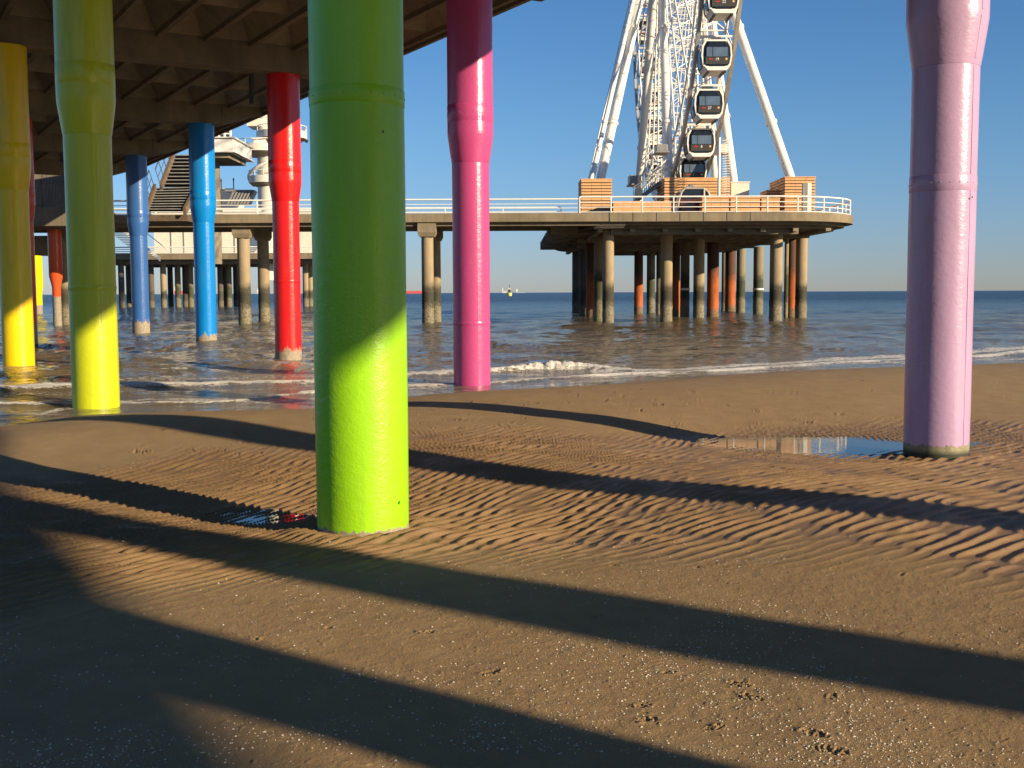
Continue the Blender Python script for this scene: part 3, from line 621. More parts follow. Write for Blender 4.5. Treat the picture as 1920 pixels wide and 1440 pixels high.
for yy in (70.9, 75.9, 81.5, 87, 93, 99, 105, 110.5):
    x0, x1 = (XL + 1.6, XR - (4.2 if yy < 73 else 2.2)) if yy < 104 else (XL + 4, XR - 3.5)
    b.box(x0 if yy > 76 else x0 + 1.5, x1, yy - .35, yy + .35, zu - 0.34, zu - .003)
b.build('cross_beams', M['beam'], plat)
b = MB()
for i in range(8):
    x0 = XL + 2.4 + i * 2.0; b.box(x0 - .16, x0 + .16, 70, 111, zu - 0.2, zu - .006)
b.build('joists', M['soffit'], plat)
for i in range(10):                             # jagged sheet ends on the left side
    b = MB(); y0 = 72.5 + i * 2.9; b.box(XL - 0.55, XL + 1.2, y0, y0 + 0.35, zfb - 0.55 , zfb + 0.12); b.box(XL - 0.35, XL + 1.2, y0 + .36, y0 + 1.9, zfb - 0.5, zfb - 0.1)
    b.build('edge_rib', M['beam'], plat)
b = MB(); b.box(xp0 - .75, xp0 + 1.0, YW + 1.2, YW + 2.5, zfb - .32, zfb - .03); b.build('bearing_block', M['white'], plat, bevel=.02)
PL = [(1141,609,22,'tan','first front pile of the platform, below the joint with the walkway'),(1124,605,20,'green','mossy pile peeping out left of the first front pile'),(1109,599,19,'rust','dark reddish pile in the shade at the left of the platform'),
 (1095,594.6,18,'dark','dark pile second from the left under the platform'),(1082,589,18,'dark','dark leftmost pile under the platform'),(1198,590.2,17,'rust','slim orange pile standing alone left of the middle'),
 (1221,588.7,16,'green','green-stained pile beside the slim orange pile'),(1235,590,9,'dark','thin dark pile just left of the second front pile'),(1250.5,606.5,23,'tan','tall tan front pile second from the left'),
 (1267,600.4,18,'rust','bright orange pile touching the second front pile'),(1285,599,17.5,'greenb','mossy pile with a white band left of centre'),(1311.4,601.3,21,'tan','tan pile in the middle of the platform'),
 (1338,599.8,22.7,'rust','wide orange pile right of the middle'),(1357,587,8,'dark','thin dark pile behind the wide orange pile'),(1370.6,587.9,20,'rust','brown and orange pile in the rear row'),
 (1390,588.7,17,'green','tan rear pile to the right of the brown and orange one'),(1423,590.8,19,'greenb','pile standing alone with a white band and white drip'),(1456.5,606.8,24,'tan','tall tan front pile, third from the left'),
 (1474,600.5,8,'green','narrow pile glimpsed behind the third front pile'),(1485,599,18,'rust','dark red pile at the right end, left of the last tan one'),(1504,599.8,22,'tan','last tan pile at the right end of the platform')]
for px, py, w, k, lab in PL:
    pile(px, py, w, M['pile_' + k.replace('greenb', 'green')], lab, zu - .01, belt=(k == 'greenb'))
# ---- railings
def railing(pts, zb, lab, posts=True, h=1.05, step=1.83, nm='railing', thick=0.035, cat='railing', mids=3):
    root = empty(nm, (0, 0, 0), lab, cat, 'white tubular railings along the pier')
    P3 = [Vector((x, y, 0)) for x, y in pts]; seg = [(b - a).length for a, b in zip(P3[:-1], P3[1:])]; tot = sum(seg)
    def at(d):
        for a, b, L in zip(P3[:-1], P3[1:], seg):
            if d <= L + 1e-6: return a.lerp(b, d / L)
            d -= L
        return P3[-1]
    b = MB(); fine = [p + Vector((0, 0, zb + h)) for p in P3]; b.path(fine, thick * 1.5, 8); b.build('handrail', M['rail'], root)
    b = MB()
    for i in range(mids): b.path([p + Vector((0, 0, zb + 0.06 + (h - .1) * i / mids)) for p in P3], thick * 0.8, 6)
    b.build('lower_rails', M['rail'], root)
    n = max(2, int(tot / step))
    for i in range(n + 1):
        p = at(tot * i / n); b = MB(); b.box(p.x - thick, p.x + thick, p.y - thick * 1.4, p.y + thick * 1.4, zb, zb + h); b.build('post', M['rail'], root)
    return root
rl = ztop
def rpx(px): return at_y(px, 400, YW + 0.3).x
railing([(rpx(-120), YW + .25), (rpx(1086), YW + .25)], rl, 'long white railing along the front edge of the walkway', h=at_y(1000, 373.5, YW + .25).z - rl, step=5.9)
railing([(rpx(-120), YW + 6.3), (rpx(1060), YW + 6.3)], rl, 'second white railing along the far side of the walkway', h=at_y(1000, 374, YW).z - rl, step=3.6, thick=0.03)
inner = [(cx_ + (x - cx_) * 0.985, YW + 0.22 if y == YW else cy_ + (y - cy_) * 0.99) for x, y in outline[:-11]]
railing([(rpx(1087), YW + .22)] + inner, rl, 'white railing round the curved edge of the wheel platform', h=at_y(1300, 368.5, YW + .22).z - rl, step=1.84, mids=3)

# ---- timber boxes and screens
def slatbox(px0, px1, pyt, Y, depth, lab, z0=None, slat=0.19, nm='timber_screen_box', back=None, parts=True):
    a = at_y(px0, pyt, Y); c = at_y(px1, pyt, Y); z1 = a.z; z0 = ztop if z0 is None else z0
    root = empty(nm, (a.x, Y, z0), lab, 'timber screen', 'larch boarded boxes and benches on the platform'); W = c.x - a.x; H = z1 - z0
    b = MB(); b.box(0.05, W - .05, 0.05, depth - .05, 0, H - .05); b.build('core', M['brown'], root)
    n = max(2, int(H / slat)); b = MB(); b2 = MB(); b3 = MB(); h = H / n
    for i in range(n):
        k0 = i * h; k1 = (i + 1) * h - 0.05 - (0.02 if i % 2 else 0)
        for q in range(3):
            b.box(W * q / 3 + (.0 if q == 0 else .012), W * (q + 1) / 3, -0.01 + random.uniform(-.004, .004), 0.048, k0, k1)
        b2.box(-0.02, 0.048, 0.06, depth, k0, k1); b3.box(W - .048, W + .02, 0.06, depth, k0, k1)
    b.build('front_boards', M['wood'], root); b2.build('side_boards', M['wood'], root); b3.build('side_boards', M['wood'], root)
    b = MB(); b.box(-0.03, W + .03, -0.03, depth, H - 0.04, H + 0.03); b.build('top_board', M['wood'], root)
    return root
slatbox(1090, 1147, 336, 74, 3.0, 'tall square larch box at the foot of the left wheel legs')
slatbox(1246, 1369, 334, 78, 4.0, 'wide larch boarded screen in the middle of the platform, behind the standing cabin')
slatbox(1472, 1529, 332, 76, 4.5, 'tall larch box at the right end, under the right wheel leg')
slatbox(1438, 1474, 357, 77.5, 2.0, 'low larch box joined to the left side of the right-hand tall box')
for a, c, t, lab in ((1150, 1203, 378, 'low larch bench front directly right of the left tall box'), (1204, 1258, 378.5, 'second low larch bench front, left of the standing cabin'), (1317, 1367, 371, 'low larch planter right of the standing cabin'), (1370, 1425, 371, 'low larch planter in front of the white kiosk'), (1428, 1462, 371.5, 'low larch planter left of the right-hand tall box')):
    slatbox(a, c, t, 72.5, 1.0, lab, nm='timber_bench', slat=0.28)
def whitebox(px0, px1, pyt, Y, d, lab, nm, cat):
    a = at_y(px0, pyt, Y); c = at_y(px1, pyt, Y); root = empty(nm, (a.x, Y, ztop), lab, cat); W = c.x - a.x; H = a.z - ztop
    b = MB(); b.box(0, W, 0, d, 0, H - .08); b.build('body', M['offwhite'], root, bevel=.02); b = MB(); b.box(-.05, W + .05, -.05, d + .05, H - .078, H); b.build('lid', M['white'], root, bevel=.02)
    b = MB(); b.tube((W * .2, d / 2, H), (W * .2, d / 2, H + 0.5), 0.015, 6); b.build('aerial', M['grey'], root)
    return root
whitebox(1371, 1405, 340.5, 79, 2.5, 'plain cream kiosk box right of the wide larch screen', 'service_kiosk', 'kiosk')
r_ = empty('information_pillar', at_y(1505, 395, 73.5).to_tuple()[:2] + (ztop,), 'slim white pillar in front of the right-hand larch box', 'pillar')
w_ = at_y(1521, 380, 73.5).x - at_y(1505, 380, 73.5).x; h_ = at_y(1513, 343, 73.5).z - ztop
b = MB(); b.box(w_ * .52, w_, 0, .3, 0.2, h_); b.build('front_panel', M['white'], r_, bevel=.01); b = MB(); b.box(0, w_ * .5, 0.02, .28, 0, h_ - .02); b.build('side_panel', M['grey'], r_)

# ------------------------------------------------------------------ ferris wheel
SC = HC / 1.945
WX, WY, WR = 13.05 * SC, 90.3 * SC, 21.2 * SC; HUB = HC + 29.25 * SC; HWd = 1.2 * SC
whl = empty('ferris_wheel', (WX, WY, ztop), 'white steel ferris wheel seen edge-on above the platform, with lattice rim', 'ferris wheel'); whl.matrix_world = Matrix.Identity(4)
def wp(phi, r, dx): return Vector((WX + dx, WY - math.sin(R(phi)) * r, HUB - math.cos(R(phi)) * r))
for dx, mt, nm in ((-HWd, M['wheelgrey'], 'rim_chord'), (HWd, M['wheelgrey'], 'rim_chord')):
    b = MB()
    for i in range(72):
        a, c = wp(i * 5, WR + .35, dx), wp(i * 5 + 5, WR + .35, dx); d = (c - a).normalized(); n_ = Vector((1, 0, 0)); q = d.cross(n_); hw, hh = 0.11, 0.24
        b.hexa([a - n_*hw - q*hh, a + n_*hw - q*hh, a + n_*hw + q*hh, a - n_*hw + q*hh, c - n_*hw - q*hh, c + n_*hw - q*hh, c + n_*hw + q*hh, c - n_*hw + q*hh])
    b.build(nm, mt, whl)
for dx in (-HWd * .9, HWd * .9):
    b = MB()
    for i in range(72): b.tube(wp(i*5, WR - 2.3, dx), wp(i*5+5, WR - 2.3, dx), 0.09, 6, cap=False)
    b.build('inner_ring', M['wheel'], whl)
b = MB()
for i in range(72):
    s1 = 1 if i % 2 else -1
    for dx in (-HWd, HWd):
        b.tube(wp(i*5, WR + .1, dx), wp(i*5 + 5, WR - 2.3, dx * .9), 0.035, 5, cap=False) if i % 2 else b.tube(wp(i*5 + 5, WR + .1, dx), wp(i*5, WR - 2.3, dx * .9), 0.035, 5, cap=False)
        if i % 2 == 0: b.tube(wp(i*5, WR + .1, dx), wp(i*5, WR - 2.3, dx*.9), 0.06, 5, cap=False)
    b.tube(wp(i*5, WR - 2.3, -HWd*.9), wp(i*5, WR - 2.3, HWd*.9), 0.06, 5, cap=False)
    b.tube(wp(i*5, WR - 2.3, -HWd*.9*s1), wp(i*5+5, WR - 2.3, HWd*.9*s1), 0.045, 5, cap=False)
b.build('rim_lattice', M['wheel'], whl)
b = MB()
for i in range(36):
    for s1 in (-1, 1):
        e = wp(i*10, WR - 2.3, HWd*.9*s1); h0 = wp(i*10, 1.0, 1.5*s1); b.tube(h0, e, 0.075, 5, cap=False)
        m1, m2 = h0.lerp(e, .5), h0.lerp(e, .75); o1, o2 = wp(i*10, 1.0, -1.5*s1), wp(i*10, WR-2.3, -HWd*.9*s1)
    for k in range(1, 10):
        t0, t1 = k / 10, (k + 1) / 10; A = [wp(i*10, 1.0, 1.5*s).lerp(wp(i*10, WR - 2.3, HWd*.9*s), t0) for s in (-1, 1)]; B = [wp(i*10, 1.0, 1.5*s).lerp(wp(i*10, WR - 2.3, HWd*.9*s), t1) for s in (-1, 1)]
        b.tube(A[0], A[1], 0.035, 4, cap=False); b.tube(A[k % 2], B[1 - k % 2], 0.03, 4, cap=False)
        
b.build('spokes', M['wheel'], whl)
b = MB(); b.tube((WX - 2.2, WY, HUB), (WX + 2.2, WY, HUB), 0.9, 24); b.build('hub', M['wheel'], whl)
def leg(hx, fx, fy, r, lab='leg', ladder=False, zf=None):
    b = MB(); a = Vector((WX + hx, WY, HUB)); f = Vector((fx, fy, ztop if zf is None else zf)); b.tube(f, a, r, 16)
    for t in (0.03, 0.32, 0.62):
        p = f.lerp(a, t); d = (a - f).normalized(); b.tube(p - d * .12, p + d * .12, r * 1.25, 16)
    o = b.build('support_leg', M['wheel'], whl)
    if ladder:
        q = MB(); off_ = Vector((-0.55, -0.2, 0)); off2 = Vector((-0.95, -0.2, 0)); q.tube(f + off_, a + off_ * .6, 0.05, 6); q.tube(f + off2, a + off2 * .8, 0.05, 6)
        for i in range(46): t = i / 46 + .01; q.tube(f.lerp(a, t) + off_ * (1 - .4 * t), f.lerp(a, t) + off2 * (1 - .2 * t), 0.03, 5)
        q.build('access_ladder', M['wheel'], o)
    return o
def foot(px, py, Y): return at_y(px, py, Y)
LY = 84 * SC
f1 = foot(1127, 332, LY); f2 = foot(1481, 330, LY); f3 = foot(1199, 335, 101 * SC); f4 = foot(1254, 335, 84 * SC); f5 = foot(1374, 335, 80 * SC); f6 = foot(1340, 335, 97*SC); f7 = foot(1109, 335, LY - 1)
for hx, f, r, ld in ((-1.6, f1, 0.34, True), (1.6, f2, 0.36, False), (-1.5, f3, 0.36, False), (-1.45, f4, 0.36, False), (1.5, f5, 0.34, False), (1.4, f6, 0.30, False), (-2.0, f7, 0.18, False)):
    d = Vector((WX + hx, WY, HUB)) - f; ext = f + d * ((ztop - f.z) / d.z); leg(hx, ext.x, ext.y, r, ladder=ld)
b = MB(); q = foot(1348, 340, 76); zz = at_y(1348, 258, 76).z
b.tube((q.x, q.y, ztop), (q.x, q.y, zz), 0.10, 12)
for i in range(26):
    z_ = ztop + 1 + i * (zz - ztop - 1) / 26; c_ = [Vector((q.x + .45 + .25 * math.cos(R(a)), q.y + .25 * math.sin(R(a)), z_)) for a in range(0, 361, 60)]; b.path(c_, 0.018, 4)
b.build('ladder_mast', M['wheel'], whl)
def equip(px0, px1, py0, py1, Y, m, nm):
    a = at_y(px0, py1, Y); c = at_y(px1, py0, Y); b = MB(); b.box(a.x, c.x, Y, Y + 1.6, a.z, c.z)
    b.box(a.x - .1, c.x + .1, Y - .1, Y + 1.7, a.z - .12, a.z - .002); o = b.build(nm, m, whl, bevel=.02); return o
equip(1232, 1252, 270, 283, 78, M['grey'], 'drive_box'); equip(1348, 1366, 270, 283, 78, M['offwhite'], 'drive_box'); equip(1181, 1196, 328, 344, 88, M['grey'], 'loading_gantry')
b = MB()                                             # stair and framing at the foot of the wheel
for i in range(14):
    a = at_y(1188 + i * 4, 378 - i * 3, 80); b.box(a.x - .15, a.x + .3, 80, 82, a.z - .05, a.z); b.tube((a.x, 80, a.z), (a.x, 80, a.z + 1.0), .025, 5)
b.tube(at_y(1186, 352, 80), at_y(1246, 310, 80), .04, 6); b.tube(at_y(1186, 382, 80), at_y(1246, 340, 80), .1, 6)
b.build('boarding_stair', M['grey'], whl)
b = MB()
for i in range(24):
    px = random.uniform(1196, 1252); py = random.uniform(285, 362); Y = random.uniform(82, 95); a = at_y(px, py, Y); k = random.choice([0, 1, 2]); L = random.uniform(.6, 2.0)
    b.tube(a, a + [Vector((L, 0, 0)), Vector((0, 0, L)), Vector((L * .7, 0, L * .7))][k], random.uniform(.03, .07), 5)
b.build('boarding_framework', M['wheel'], whl)
# ---- gondolas
def gondola(label, group, floor=False):
    root = empty('wheel_gondola', (0, 0, 0), label, 'gondola', group)
    W, D, Ht = 1.9 * SC / 2, 2.15 / 2, 1.80 * SC          # half width, half depth, height; origin at the shell centre
    def octo(k, kz, y, dz=0):
        base = [(-.70, -.5), (-.90, -.36), (-1.0, -.05), (-.95, .28), (-.74, .5), (.74, .5), (.95, .28), (1.0, -.05), (.90, -.36), (.70, -.5)]
        return [Vector((x * W * k, y, z * Ht * kz + dz)) for x, z in base]
    b = MB(); rings = [octo(.72, .82, -D), octo(.97, .99, -D * .86), octo(1, 1, -D * .75), octo(1, 1, D * .75), octo(.97, .99, D * .86), octo(.72, .82, D)]; n = 10
    # glazed body
    body = MB()
    for A, B in zip(rings[:-1], rings[1:]): body.add(A + B, [(i, (i+1) % n, n + (i+1) % n, n + i) for i in range(n)], False)
    body.add(rings[0], [tuple(range(n))]); body.add(rings[-1], [tuple(range(n))[::-1]]); body.build('glazed_body', M['glass'], root)
    for y in (-D * .93, D * .93):
        fr = MB()
        out = octo(1.03, 1.03, y); inn = octo(.93, .90, y, 0.015); o2 = octo(1.03, 1.03, y + (.16 if y < 0 else -.16)); i2 = octo(.93, .90, y + (.16 if y < 0 else -.16), .02)
        for i in range(n):
            j = (i + 1) % n; fr.add([out[i], out[j], inn[j], inn[i]], [(0, 1, 2, 3)]); fr.add([out[i], out[j], o2[j], o2[i]], [(0, 3, 2, 1)]); fr.add([inn[i], inn[j], i2[j], i2[i]], [(0, 1, 2, 3)])
        fr.build('white_frame', M['wheel'], root)
    b = MB(); b.hexa([Vector((-W*.62, -D*1.0, -Ht*.56)), Vector((W*.62, -D*1.0, -Ht*.56)), Vector((W*.62, D*1.0, -Ht*.56)), Vector((-W*.62, D*1.0, -Ht*.56)), Vector((-W*.86, -D*.98, -Ht*.40)), Vector((W*.86, -D*.98, -Ht*.40)), Vector((W*.86, D*.98, -Ht*.40)), Vector((-W*.86, D*.98, -Ht*.40))]); b.build('floor_tub', M['wheel'], root, bevel=.03)
    b = MB(); b.box(-W*.76, W*.76, -D - .03, -D + .02, -Ht*.34, -Ht*.10); b.build('door_panel', M['dark'], root)
    b = MB(); b.box(-W*.70, W*.70, -D - .034, -D + .01, -Ht*.08, Ht*.24); w = b.build('window', M['glass2'] , root)
    b = MB(); b.box(-.3, -.27, -D - .05, -D + .0, -Ht*.08, Ht*.24); b.box(-W*.62, W*.62, -D - .05, -D, -Ht*.11, -Ht*.085); b.build('mullion', M['dark'], w)
    b = MB(); b.tube((W*.62, -D - .05, -Ht*.17), (W*.62, -D - .02, -Ht*.17), .07, 10); b.build('amber_lamp', M['lampglow'], root)
    b = MB(); b.box(-W*.55, -W*.25, -D - .045, -D - .025, -Ht*.19, -Ht*.155); b.build('red_stripe', M['redtext'], root)
    b = MB(); b.box(-W*.42, W*.36, -.45, .45, Ht*.5, Ht*.5 + .32); b.build('air_unit', M['offwhite'], root, bevel=.02)
    if not floor:
        b = MB(); b.box(-HWd + .08, HWd - .08, -.09, .09, Ht*.5 + .36, Ht*.5 + .5)
        for x in (-W*.8, W*.8): b.box(x - .06, x + .06, -.07, .07, Ht*.46, Ht*.5 + .37); 
        b.build('hanger_bar', M['wheel'], root)
    for x in (-W*.55, W*.55):
        b = MB(); b.box(x - .06, x + .06, -D, D, -Ht*.62, -Ht*.562); b.build('skid', M['dark'], root)
    return root
txt = {60: '22', 50: '19', 40: '27', 30: '8', 20: '7'}
near_l = {70: 'gondola above the top edge on the near side of the wheel', 60: 'gondola at the very top of the picture on the wheel\'s near side', 50: 'second gondola from the top on the wheel\'s near side', 40: 'third gondola down, in the middle of the near side of the wheel', 30: 'fourth gondola down the near side, above the lowest one', 20: 'lowest near-side gondola, just above the wide larch screen', 10: 'gondola hidden behind the wide larch screen', 0: 'gondola at the foot of the wheel behind the larch screen'}
far_l = {-10: 'lowest far-side gondola, low behind the boarding framework', -20: 'second lowest gondola on the wheel\'s far left side, by the gantry', -30: 'third lowest gondola on the far left side of the wheel', -40: 'gondola fourth up on the far left side, behind thin lattice', -50: 'gondola fifth up the far side, just right of a thick leg', -60: 'gondola sixth up the far left side beside the white leg', -70: 'high far-side gondola half hidden by the leg near the picture top', -80: 'topmost visible small gondola on the far left of the wheel', -90: 'far-side gondola at the picture\'s top edge'}
proto = None
for phi, lab in {**near_l, **far_l}.items():
    lab = 'white framed dark glass ' + lab; lab = ' '.join(lab.split()[:16])
    if proto is None: g = proto = gondola(lab, 'gondolas hanging on the ferris wheel')
    else: g = copy_tree(proto); g['label'] = lab
    p = wp(phi, WR, 0); g.location = (p.x, p.y, p.z - 0.68)
    if phi in txt:
        cu = bpy.data.curves.new('number', 'FONT'); cu.body = txt[phi]; cu.size = 0.26; cu.align_x = 'CENTER'; cu.extrude = 0.004
        to = bpy.data.objects.new('number_tmp', cu); me = bpy.data.meshes.new_from_object(to); bpy.data.objects.remove(to)
        me.materials.append(M['numtext']); no = bpy.data.objects.new('door_number', me); C.objects.link(no); no.parent = g; no.rotation_euler = (R(90), 0, 0); no.location = (0, -1.075 - .05, -.42)
# cabin standing on the platform behind the railing
fc_ = empty('standing_cabin', (at_y(1304, 395, 74).x, 74, ztop), 'silver grey display cabin with brown glass standing behind the railing', 'gondola')
W = (at_y(1338, 380, 74).x - at_y(1272, 380, 74).x) / 2; Ht = at_y(1304, 352, 74).z - ztop
b = MB(); prof = [(-1, .0), (-1.0, .35), (-.93, .6), (-.80, .85), (-.62, .97), (.45, .97), (.70, .85), (.88, .55), (1, .3), (1.0, .0)]
A = [Vector((x * W, 0, z * Ht)) for x, z in prof]; B = [Vector((x * W, 2.2, z * Ht)) for x, z in prof]; n = len(prof)
b.add(A + B, [(i, (i+1) % n, n + (i+1) % n, n + i) for i in range(n)]); b.add(A, [tuple(range(n))]); b.add(B, [tuple(range(n))[::-1]]); b.build('shell', M['glass'], fc_)
b = MB()
b.path([Vector((x * W * 1.01, -.03, z * Ht * 1.01)) for x, z in prof], .07, 6); b.tube((W*.47, -.03, 0), (W*.47, -.03, Ht*.97), .075, 8); b.build('silver_frame', M['wheelgrey'], fc_)
b = MB(); b.path([Vector((x * W * 1.01, 2.2, z * Ht * 1.01)) for x, z in prof], .07, 6); b.build('silver_frame', M['wheelgrey'], fc_)
b = MB(); b.box(-W*.85, W*.42, -.04, -.005, Ht*.12, Ht*.62); b.build('side_glass', plain('brown_glass', (.10, .03, .018), .12, .3), fc_)
b = MB(); b.box(W*.55, W*.82, -.04, -.005, Ht*.3, Ht*.72); b.build('end_window', M['glass'], fc_)
b = MB(); b.box(-W*.42, W*.05, .5, 1.5, Ht*.97, Ht*1.08); b.box(-W*.28, -W*.05, .6, 1.3, Ht*1.08, Ht*1.14); b.build('roof_unit', M['grey'], fc_, bevel=.03)

# ------------------------------------------------------------------ left side: stair, plant building, lower pier, tower
# open steel stair from the covered deck down to the walkway
YS = 66.0
stt = empty('steel_staircase', at_y(310, 400, YS).to_tuple(), 'wide open-tread brown steel staircase between the two blue columns', 'staircase'); stt.matrix_world = Matrix.Identity(4)
topL, topR = at_y(325, 290, YS + 1), at_y(395, 290, YS + 1); midL, midR = at_y(302, 350, YS), at_y(372, 350, YS); mid2L = at_y(290, 352, YS); botL, botR = at_y(274, 396, YS - 1), at_y(346, 396, YS - 1)
b = MB()
def tread(L, Rr): b.hexa([L + Vector((0, 0, -.05)), Rr + Vector((0, 0, -.05)), Rr + Vector((0, .42, -.05)), L + Vector((0, .42, -.05)), L, Rr, Rr + Vector((0, .42, 0)), L + Vector((0, .42, 0))])
for i in range(9): t = i / 9; tread(topL.lerp(midL, t), topR.lerp(midR, t))
for i in range(9): t = i / 9; tread(mid2L.lerp(botL, t), midR.lerp(botR, t))
b.build('treads', M['grey'], stt)
def beam2(b, p, q, w, h): b.hexa([p + Vector((-w, -w, -h)), p + Vector((w, -w, -h)), p + Vector((w, w, -h)), p + Vector((-w, w, -h)), q + Vector((-w, -w, 0)), q + Vector((w, -w, 0)), q + Vector((w, w, 0)), q + Vector((-w, w, 0))])
b = MB()
for P, P2, Q, Q2 in ((topL, topR, midL, midR), (mid2L, midR, botL, botR)):
    o_ = Vector((0, .47, .02)); b.add([P + o_, P2 + o_, Q2 + o_, Q + o_], [(0, 1, 2, 3)]); o_ = Vector((0, .50, .02)); b.add([P + o_, P2 + o_, Q2 + o_, Q + o_], [(0, 3, 2, 1)])
b.build('dark_backing_sheet', M['dark'], stt)  # dark sheet added behind the treads to darken the stair underside
for P, Q in ((topL, midL), (mid2L, botL), (topR, midR), (midR, botR)):
    b = MB(); d = (Q - P).normalized(); side_ = Vector((1, 0, 0)) * .09; upv = Vector((0, 0, .22))
    b.hexa([Q - side_ - upv, Q + side_ - upv, P + side_ - upv, P - side_ - upv, Q - side_ + upv, Q + side_ + upv, P + side_ + upv, P - side_ + upv]); b.build('stringer', M['brown'], stt)
b = MB()
for P, Q in ((topL, midL), (mid2L, botL)):
    h = Vector((-.3, 0, 1.0)); b.tube(P + h, Q + h, .035, 6); b.tube(P + h * .55, Q + h * .55, .02, 6)
    for i in range(5): t = i / 4; b.tube(P.lerp(Q, t), P.lerp(Q, t) + h, .025, 6)
b.build('hand_rail', M['dark'], stt)
b = MB(); a = at_y(262, 415, YS - .5); c = at_y(352, 400, YS - .5); b.box(a.x, c.x, YS - .6, YS + 1.5, a.z, c.z - .1); b.build('landing', M['brown'], stt)
# plant building at the end of the covered deck
a = at_y(40, 390, 68); c = at_y(150, 296, 68)
pb = empty('plant_building', (a.x, 67.9, a.z), 'brown plant room with ribbed cladding at the far end of the covered deck', 'building'); W = c.x - a.x; H = ZR + .6 - a.z
b = MB(); b.box(0, W, 0, 5, 0, H); b.build('wall', concrete('render_brown', (.24, .19, .14)), pb)
b = MB()
x0 = at_y(82, 350, 68).x - a.x
for i in range(26): b.box(x0 + i * .085, x0 + i * .085 + .05, -.05, -.002, .3, at_y(82, 320, 68).z - a.z)
b.build('ribbed_panel', plain('ribbed_cladding', (.22, .19, .15), .5, .2), pb)
b = MB(); b.box(at_y(58, 350, 68).x - a.x, at_y(80, 350, 68).x - a.x, -.06, -.003, .15, at_y(60, 364, 68).z - a.z); b.build('service_hatch', M['beam'], pb); b = MB(); b.box(at_y(58, 350, 68).x - a.x, at_y(79, 350, 68).x - a.x, -.05, -.003, at_y(60, 340, 68).z - a.z, at_y(60, 316, 68).z - a.z); b.build('service_hatch', M['beam'], pb)
b = MB(); b.box(-1, W + .4, -.6, 5, -(a.z - at_y(60, 425, 68).z) , -.01); b.build('floor_beam', M['beam'], pb)
# two painted columns seen far back through the left gap
def small_col(px, py, Y, r0, r1, zt, zs, col, lab, worn):
    p = at_y(px, py, Y); root = empty('painted_column', (p.x, Y, 0), lab, 'column', 'painted columns of the pier farther out')
    b = MB(); b.lathe([(r0, -1), (r0, zs), (r1, zs + .7), (r1, zt)], 32); b.build('shaft', paint('enamel_far' + str(px), col, worn=worn, rough=.2, jag=.05), root); return root
small_col(71, 560, 112, .42, .54, at_y(72, 455, 112).z, 2.2, (.86, .72, 0), 'small bright yellow column seen far back beside the orange-red one', 1.0 )
small_col(108, 600, 71.5, .26, .42, zc - .01, 2.5, (.70, .09, .02), 'small orange column beside the concrete pile at the left', 1.9)
b = MB(); p0 = at_y(56, 442, 76); p1 = at_y(99, 478, 76); bb = MB(); bb.box(p0.x, p1.x, 76, 78, p1.z, p0.z); o = bb.build('pier_side_panel', M['concrete'], None); tag(o, 'pale concrete panel low between the yellow and orange columns', 'panel')
# lower pier far out with white pavilion
YF = 165.0
def zf_(py): return at_y(400, py, YF).z
lp = empty('outer_pier_deck', (0, 0, 0), 'lower concrete pier deck far out under the white pavilion', 'pier deck')
xa, xb = at_y(150, 480, YF).x, at_y(640, 480, YF).x
b = MB(); b.box(xa, xb, YF, YF + 26, zf_(486), zf_(475)); b.build('deck_slab', M['fascia'], lp)
b = MB(); b.box(xa + 2, xb, YF + 2.5, YF + 24, zf_(494), zf_(486) - .01); b.build('under_beams', M['soffit'], lp)
far = [(226, 579, 'dark'), (240, 575, 'dark'), (282, 578, 'dark'), (305, 578, 'tan'), (318, 572, 'dark'), (332, 577, 'green'), (346, 576, 'dark'), (356, 577, 'green'), (412, 577, 'dark'), (421, 572, 'dark'), (428, 577, 'green'), (441, 573, 'dark'), (517, 577, 'dark'), (572, 578, 'tan'), (581, 577, 'tan')]  # light put into pile colour: tan sunlit, green half lit, dark in shade
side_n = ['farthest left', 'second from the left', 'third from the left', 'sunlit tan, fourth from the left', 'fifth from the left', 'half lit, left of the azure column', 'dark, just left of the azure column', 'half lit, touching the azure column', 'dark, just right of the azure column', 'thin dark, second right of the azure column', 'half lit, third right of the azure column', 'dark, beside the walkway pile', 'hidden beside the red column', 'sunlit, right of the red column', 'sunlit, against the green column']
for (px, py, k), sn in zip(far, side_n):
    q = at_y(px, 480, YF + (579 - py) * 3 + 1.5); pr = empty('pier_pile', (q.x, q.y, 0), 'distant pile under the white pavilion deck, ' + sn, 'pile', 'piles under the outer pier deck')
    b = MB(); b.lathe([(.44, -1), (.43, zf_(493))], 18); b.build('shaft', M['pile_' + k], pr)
railing([(at_y(150, 470, YF).x, YF + .3), (xb, YF + .3)], zf_(475), 'distant white railing in front of the white pavilion', h=zf_(463) - zf_(475), step=8.5, thick=.06)
pv = empty('white_pavilion', (0, 0, 0), 'long white flat-roofed pavilion on the outer pier seen under the walkway', 'building')
b = MB(); x0, x1 = at_y(289, 450, YF + 4).x, at_y(640, 450, YF + 4).x
b.box(x0, x1, YF + 4, YF + 20, zf_(475) + .01, zf_(394)); b.build('wall', M['offwhite'], pv)
b = MB(); b.box(x0 - .4, x1, YF + 3.6, YF + 20.4, zf_(394) + .01, zf_(389)); b.build('roof', M['white'], pv)
b = MB()
for px in (321, 345, 395, 440, 468, 545): x_ = at_y(px, 450, YF + 4).x; b.box(x_ - .06, x_ + .06, YF + 3.9, YF + 3.995, zf_(474), zf_(426))
b.build('wall_joint', M['grey'], pv)
b = MB(); xq = at_y(466, 450, YF + 4).x; b.add([(xq + 1.5*math.cos(i*math.pi/12), YF + 3.93, zf_(455) + 1.5*math.sin(i*math.pi/12)) for i in range(24)] , [tuple(range(24))]); b.build('round_window', M['glass2'], pv)
